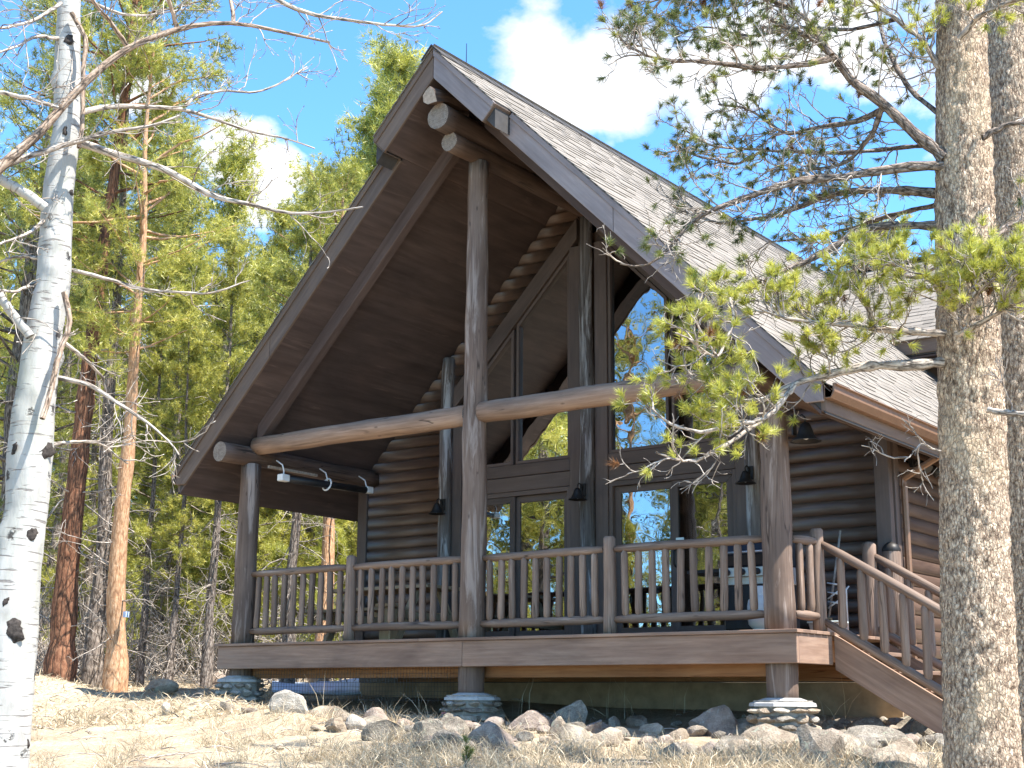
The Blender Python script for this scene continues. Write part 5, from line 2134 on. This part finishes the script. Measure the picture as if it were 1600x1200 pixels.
# upper crowns of both pines, above the frame, that dapple the ground
for pt_o, cx, cy, z0, z1, rc, nb in ((pineA, 7.4, -4.1, 5.6, 10.5, 1.5, 24), (pineB, 7.6, -2.4, 7.0, 11.5, 1.6, 24)):
    bs = []
    for i in range(nb):
        z = prs.uniform(z0, z1)
        a = prs.uniform(0, 6.28)
        l_ = rc * (1 - .8 * (z - z0) / (z1 - z0)) * prs.uniform(.6, 1.1)
        bs.append([(cx, cy, z), (cx + math.cos(a) * l_ * .5, cy + math.sin(a) * l_ * .5, z + .15), (cx + math.cos(a) * l_, cy + math.sin(a) * l_, z + .35)])
    B = np.array([resample(b, 6, .02, prs) for b in bs])
    wd = Wood()
    wd.add(B, taper(nb, 6, .03, .008), 5)
    s1 = spawn(B, 6, (.3, .8), .8, (0, 0, .3), 6, .2, .2, prs)
    wd.add(s1, taper(len(s1), 6, .007, .003), 4)
    o = tag(link('upper_limbs', wd.mesh('upper_limbs', 'limb_brown', WP[pt_o.name]), pt_o), kind='stuff')
    ce = np.concatenate([s1[:, k] for k in (2, 4, 5)])
    de = np.concatenate([s1[:, -1] - s1[:, 0]] * 3)
    V, tv = tufts(ce - np.array(WP[pt_o.name]), de, .085, 34, .0025, .8, None, prs)
    link('crown', tri_mesh('crown', V, tv, 'needles_near'), pt_o)

# ------------------------------------------------------------------ rocks
rocks = [  # u, v(bottom), width px, height px, material, label
    (444, 1113, 54, 32, 'stone_pale', 'tan sunlit boulder on the grass left of the middle pier'),
    (512, 1124, 66, 22, 'stone_tan', 'low flat tan ledge stone just right of the tan boulder'),
    (245, 1086, 46, 16, 'stone_tan', 'low tan stone on the grass bank left of the porch'),
    (122, 1062, 62, 28, 'stone_pale', 'broad pale boulder under the orange barked pine'),
    (259, 1118, 20, 20, 'stone_pale', 'small round white stone alone in the dry grass'),
    (352, 1110, 26, 14, 'stone_tan', 'small tan stone in grass below the left pier'),
    (384, 1115, 24, 12, 'stone_pink', 'small pinkish stone between left pier and tan boulder'),
    (340, 1076, 34, 26, 'stone_pink', 'rounded pinkish rock against the left pier'),
    (521, 1145, 34, 22, 'stone_tan', 'brown stone half buried in straw at the left end of the rock row'),
    (552, 1140, 28, 22, 'stone_pale', 'pale stone at the left end of the rock row'),
    (580, 1130, 46, 24, 'stone_pink', 'flat pinkish brown rock topping the left of the rock row'),
    (594, 1158, 66, 40, 'stone_grey', 'grey striped rock under the flat pinkish one'),
    (660, 1160, 56, 46, 'stone_grey', 'upright grey rock left of the middle pier'),
    (697, 1142, 28, 28, 'stone_grey', 'dark pointed grey rock in front of the middle pier'),
    (765, 1170, 76, 44, 'stone_pink', 'large pinkish rock with a diagonal crack in front of the middle pier'),
    (700, 1174, 62, 30, 'stone_grey', 'pale grey rock low beside the cracked pinkish rock'),
    (822, 1142, 64, 30, 'stone_pink', 'long pink tan slab right of the middle pier'),
    (875, 1155, 34, 32, 'stone_tan', 'tan rock at the foot of the round grey boulder'),
    (884, 1136, 50, 44, 'stone_grey', 'round grey lichen covered boulder under the railing newel'),
    (900, 1146, 26, 24, 'stone_grey', 'bluish grey stone leaning on the round grey boulder'),
    (926, 1146, 32, 24, 'stone_pink', 'pinkish stone right of the bluish grey one'),
    (957, 1140, 24, 22, 'stone_grey', 'small angular grey stone amid dry stalks'),
    (773, 1126, 22, 18, 'stone_tan', 'small rounded tan stone touching the middle pier'),
    (1112, 1150, 76, 44, 'stone_pink', 'blocky pink tan boulder left of the right pier'),
    (1194, 1172, 96, 48, 'stone_tan', 'long flat tan grey boulder in front of the right pier'),
    (1276, 1196, 68, 64, 'stone_tan', 'big rounded tan grey boulder right of the right pier'),
    (1240, 1146, 34, 18, 'stone_grey', 'dark grey stone at the foot of the right pier'),
    (1298, 1146, 34, 18, 'stone_grey', 'dark flat grey stone under the stairs'),
    (1350, 1146, 50, 20, 'stone_grey', 'long dark grey stone beneath the stair stringer'),
    (1360, 1176, 84, 36, 'stone_grey', 'wide grey rock below the stairs'),
    (1422, 1152, 66, 32, 'stone_grey', 'dark grey rock draped with dry grass near the stair foot'),
    (1455, 1156, 46, 36, 'stone_tan', 'tan grey rock beside the big pine at the stair foot'),
    (1356, 1196, 64, 32, 'stone_tan', 'tan rock in front of the wide grey rock'),
    (1406, 1208, 68, 44, 'stone_tan', 'rounded tan rock at the bottom edge left of the big pine'),
    (1442, 1194, 34, 24, 'stone_pale', 'pale angular rock near the big pine trunk'),
    (1462, 1172, 20, 24, 'stone_tan', 'small upright tan stone near the big pine trunk'),
    (1478, 1176, 26, 36, 'stone_pale', 'pale upright rock touching the big pine trunk'),
    (1320, 1160, 38, 22, 'stone_tan', 'tan rock wedged right of the big rounded boulder'),
]
def near_rock(u, v):
    r = min(rocks, key=lambda q: abs(q[0] - u) + abs(q[1] - v))
    import re
    return re.split(r' (?:on|in|under|at|just|below|against|of|left|right|low|topping|with|alone|between|beside|leaning|amid|touching|half|near|draped|wedged|beneath) ', r[5] + ' ')[0].strip()


for i, (u, v, wpx, hpx, mt, lb) in enumerate(rocks):
    p = gpoint(u, min(v, 1215))
    hd = math.hypot(p.x - CAM[0], p.y - CAM[1])
    kx = 1.12 if u > 1100 else 1.0
    sxx = wpx * hd / FPX * .60 * kx
    szz = hpx * hd / FPX * .78
    me = rock_mesh('rock', i * 3.7 + 1, (sxx, sxx * .72, szz), mt, 3, 11)
    me.polygons.foreach_set('use_smooth', [False] * len(me.polygons))
    o = tag(link('rock', me, None, (p.x, p.y + sxx * .3, p.z + szz * .35)), lb, 'rock', 'rocks along the edge in front of the cabin')
    o.rotation_euler = (rnd.uniform(-.15, .15), rnd.uniform(-.15, .15), .6 + rnd.uniform(-.3, .3))
# medium rocks filling the dry wall
for i in range(34):
    u, v = rnd.uniform(1040, 1480), rnd.uniform(1138, 1196)
    if i > 22:
        u, v = rnd.uniform(560, 960), rnd.uniform(1136, 1172)
    p = gpoint(u, v)
    s_ = rnd.uniform(.10, .19)
    mt = ('stone_grey', 'stone_tan', 'stone_grey', 'stone_pink')[i % 4]
    me = rock_mesh('rock', i * 2.3 + 900, (s_ * 1.3, s_, s_ * .85), mt, 3, 11)
    o = tag(link('rock', me, None, (p.x, p.y + .1, p.z + s_ * .12)), '%s %s rock packed behind the %s' % ('wide' if s_ > .145 else 'squat', {'stone_grey': 'grey', 'stone_tan': 'tan', 'stone_pink': 'pinkish'}[mt], near_rock(u, v)), 'rock', 'rocks along the edge in front of the cabin')
    o.rotation_euler = (rnd.uniform(-.3, .3), rnd.uniform(-.3, .3), rnd.uniform(0, 3))
# little stones between them
for i in range(130):
    u, v = (rnd.uniform(430, 1480), rnd.uniform(1112, 1190)) if i < 50 else (rnd.uniform(545, 1480), rnd.uniform(1132, 1176))
    p = gpoint(u, v)
    s_ = rnd.uniform(.02, .055) if i < 50 else rnd.uniform(.05, .12)
    me = rock_mesh('stone', i * 1.9 + 400, (s_ * 1.3, s_, s_ * .8), ('stone_grey', 'stone_tan', 'stone_pink')[i % 3], 2, 7)
    tag(link('stone', me, None, (p.x, p.y, p.z + s_ * .3)), '%s %s stone by the %s' % ('tiny loose' if s_ < .04 else ('small' if s_ < .075 else 'fist sized' if s_ < .09 else 'chunky'), ('grey', 'tan', 'pinkish')[i % 3], near_rock(u, v)), 'stone', 'small loose stones among the rocks')

p = gpoint(697, 1118)
pk = thing('painted_block', tuple(p), 'small pink painted block beside the middle stone pier', 'block')
mb = MB()
mb.hexa([(p.x - .05, p.y - .04, p.z - .02), (p.x + .05, p.y - .05, p.z - .02), (p.x + .05, p.y + .04, p.z - .02), (p.x - .05, p.y + .05, p.z - .02), (p.x - .045, p.y - .035, p.z + .06), (p.x + .045, p.y - .045, p.z + .07), (p.x + .045, p.y + .035, p.z + .07), (p.x - .045, p.y + .045, p.z + .06)])
part('block', mb, 'pink_paint', pk, bevel=.008)
# blue sheet lying behind the left end of the porch
tm = MB()
n1, n2 = 16, 10
c0, c1, c2, c3 = (Vector(at(u, v, h)) for u, v, h in ((425, 1078, 20), (580, 1078, 20), (580, 1066, 23.5), (425, 1066, 23.5)))
bb0 = len(tm.v)
for j in range(n2 + 1):
    for i in range(n1 + 1):
        q = c0.lerp(c1, i / n1).lerp(c3.lerp(c2, i / n1), j / n2)
        zz = gz(q.x, q.y) + .05 + .07 * math.sin(math.pi * j / n2) + .04 * noise.noise((q.x * 2, q.y * 2, 0))
        tm.v.append((q.x, q.y, zz))
for j in range(n2):
    for i in range(n1):
        a = bb0 + j * (n1 + 1) + i
        tm.face((a, a + 1, a + n1 + 2, a + n1 + 1), [(0, 0)] * 4)
to = part('tarp', tm, 'blue_tarp', None, smooth=True)
tag(to, 'pale blue tarp lying on the ground behind the left end of the porch', 'tarp')
sol = to.modifiers.new('thick', 'SOLIDIFY')
sol.thickness = .03
# blue tag on the orange pine
q = at(197, 960, 20.2)
tg_ = thing('tree_tag', tuple(q), 'small blue marker tag nailed to the orange barked pine', 'tag')
mb = MB()
mb.box(q.x - .03, q.x + .03, q.y - .03, q.y + .03, q.z - .04, q.z + .04)
part('plate', mb, 'blue_tarp', tg_)

# ------------------------------------------------------------------ dry grass


def blades(points, hmin, hmax, width, lie, rs, curl=.5):
    """curved blades as three-triangle strips; lie: 0 upright .. 1 flat"""
    n = len(points)
    P = np.asarray(points, float)
    az = rs.uniform(0, 2 * np.pi, n)
    out = np.stack([np.cos(az), np.sin(az), np.zeros(n)], 1)
    h = rs.uniform(hmin, hmax, n)
    li = np.clip(rs.normal(lie, .22, n), 0, 1.0)
    d0 = unit(np.stack([np.cos(az) * li, np.sin(az) * li, 1.03 - li], 1))
    d1 = unit(d0 + out * curl - np.array([0, 0, 1]) * curl * .8 * li[:, None])
    a = P + np.array([0, 0, -.01])
    m = a + d0 * (h * .55)[:, None]
    t = m + d1 * (h * .5)[:, None]
    sd = unit(np.cross(d0, rs.normal(size=(n, 3)))) * width * rs.uniform(.6, 1.3, (n, 1))
    T = np.stack([np.stack([a - sd, a + sd, m + sd * .8], 1), np.stack([a - sd, m + sd * .8, m - sd * .8], 1), np.stack([m - sd * .8, m + sd * .8, t], 1)], 1)
    tint_ = np.clip(rs.normal(.55, .25, n), 0, 1)
    return T.reshape(-1, 3, 3), np.repeat(tint_, 3)


grs = np.random.RandomState(3)
pts, clump = [], []
n_try = 0
while len(pts) < 85000:
    u, v = grs.uniform(-20, 1600), 1048 + 165 * grs.random_sample()
    if v < 1125 and 560 < u < 1440 and grs.random_sample() < .6:
        continue
    r = ray(u, v)
    # intersect the mean slope quickly, then refine
    t = 12.0
    for _ in range(10):
        q = CAM + r * t
        g_ = gz(q[0], q[1]) if _ > 5 else (-.79 - .03 * q[0] + (.098 * q[1] if q[1] < 0 else .03 * q[1]))
        t *= 1 + .9 * ((g_ - CAM[2]) / (r[2] * t) - 1) if abs(r[2] * t) > 1e-3 else 1
        t = min(max(t, 6), 40)
    q = CAM + r * t
    x, y = q[0] + grs.normal(0, .12), q[1] + grs.normal(0, .12)
    if -4.1 < x < 5.6 and y > -.35 and y < 9:
        continue
    dn = noise.noise((x * .9, y * .9, 9))
    if grs.random_sample() > .85 + .8 * dn:
        continue
    pts.append((x, y, gz(x, y)))
near_ = np.array([q[1] > -2.0 for q in pts])
pa = np.array(pts)
Va, ta = blades(pa[~near_], .05, .19, .0032, .86, grs)
Vb, tb2 = blades(pa[near_], .03, .11, .0028, .85, grs)
V1, t1 = np.concatenate([Va, Vb]), np.concatenate([ta, tb2])
# taller tussocks
tp = []
for i in range(430):
    u, v = grs.uniform(40, 900), grs.uniform(1105, 1215)
    if i < 300:
        u, v = grs.uniform(480, 1470), grs.uniform(1172, 1235)
    p = gpoint(u, v)
    if -4.1 < p.x < 5.6 and p.y > -.30:
        continue
    k = grs.randint(25, 60)
    for _ in range(k):
        x, y = p.x + grs.normal(0, .07), p.y + grs.normal(0, .07)
        tp.append((x, y, p.z))
V2, t2 = blades(tp, .08, .26, .0026, .5, grs)
# bare stalks
spts = []
for (u, v) in ((500, 1128), (505, 1125), (620, 1130), (660, 1125), (815, 1125), (808, 1122), (935, 1120), (970, 1125), (985, 1120), (1010, 1122), (1068, 1112), (1105, 1108), (1050, 1115), (1000, 1118), (950, 1122), (1290, 1130), (1310, 1125), (1325, 1130), (390, 1090), (365, 1085), (480, 1090)):
    p = gpoint(u, v)
    for _ in range(3):
        spts.append((p.x + grs.normal(0, .06), p.y + grs.normal(0, .05), p.z))
V3, t3 = blades(spts, .25, .55, .003, .25, grs, .35)
gme = tri_mesh('dry_grass', np.concatenate([V1, V2, V3]), np.concatenate([t1, t2, t3]), 'dry_blades')
tag(link('dry_grass', gme), 'matted straw coloured dry grass covering the slope', kind='stuff')
# far bank grass
pts = []
for i in range(16000):
    u = grs.uniform(-40, 600)
    hd = 15.5 + 16 * grs.random_sample() ** 1.6
    p = at(u, 1000, hd)
    if -4.1 < p.x < 5.6 and -.4 < p.y < 9:
        continue
    pts.append((p.x, p.y, gz(p.x, p.y)))
V1, t1 = blades(pts, .04, .16, .006, .75, grs)
tag(link('dry_grass', tri_mesh('dry_grass', V1, t1, 'dry_blades')), 'sparse dry grass on the bank below the forest', kind='stuff')
# fallen twigs
fw = Wood()
fb = []
for i in range(260):
    p = gpoint(grs.uniform(0, 1480), grs.uniform(1070, 1210))
    a = grs.uniform(0, 6.28)
    l_ = grs.uniform(.1, .5)
    fb.append([(p.x, p.y, p.z + .01), (p.x + math.cos(a) * l_ * .5, p.y + math.sin(a) * l_ * .5, p.z + .02 + grs.uniform(0, .05)), (p.x + math.cos(a) * l_, p.y + math.sin(a) * l_, gz(p.x + math.cos(a) * l_, p.y + math.sin(a) * l_) + .015)])
fb = np.array([resample(b, 6, .01, grs) for b in fb])
fw.add(fb, taper(len(fb), 6, .006, .003), 4)
tag(link('fallen_twigs', fw.mesh('fallen_twigs', 'twig_grey')), 'broken twigs scattered over the dry grass', kind='stuff')

# little green sapling at the bottom edge
p = gpoint(727, 1212)
sap = thing('pine_sapling', tuple(p), 'tiny green pine sapling in the dry grass at the bottom centre', 'sapling')
sw_ = Wood()
st_ = resample([(0, 0, -.02), (0.005, 0, .12), (0, .005, .26)], 6)
sw_.add(st_[None], taper(1, 6, .006, .003), 5)
sb = spawn(st_[None], 7, (.08, .16), .9, (0, 0, .5), 5, .2, .15, grs)
sw_.add(sb, taper(len(sb), 5, .003, .002), 4)
link('stem', sw_.mesh('stem', 'limb_brown'), sap)
ce = np.concatenate([sb[:, -1], sb[:, 3], st_[-1:], st_[4:5]])
de = np.concatenate([sb[:, -1] - sb[:, 0]] * 2 + [np.array([[0, 0, 1.0]])] * 2)
V, tv = tufts(ce, de, .05, 40, .0016, .7, None, grs)
link('crown', tri_mesh('crown', V, tv, 'green_shoots'), sap)

# labels that still coincide are told apart by their order across the picture
def pix_u(o):
    d = np.array(o.matrix_basis.translation) - CAM
    return 800 + FPX * float(d @ RT) / max(.1, float(d @ F))


shared = {}
for o in COL.objects:
    if o.parent is None and 'label' in o.keys() and o.get('group') != 'pines mirrored in the windows':
        shared.setdefault(o['label'], []).append(o)
ORD = ['first', 'second', 'third', 'fourth', 'fifth', 'sixth', 'seventh', 'eighth']
for lb, os_ in shared.items():
    if len(os_) < 2 or len(os_) > 8:
        continue
    os_.sort(key=pix_u)
    for i, o in enumerate(os_):
        if len(os_) == 2:
            o['label'] = lb + (', left one' if i == 0 else ', right one')
        else:
            o['label'] = lb + (', leftmost' if i == 0 else ', rightmost' if i == len(os_) - 1 else ', %s from left' % ORD[i])
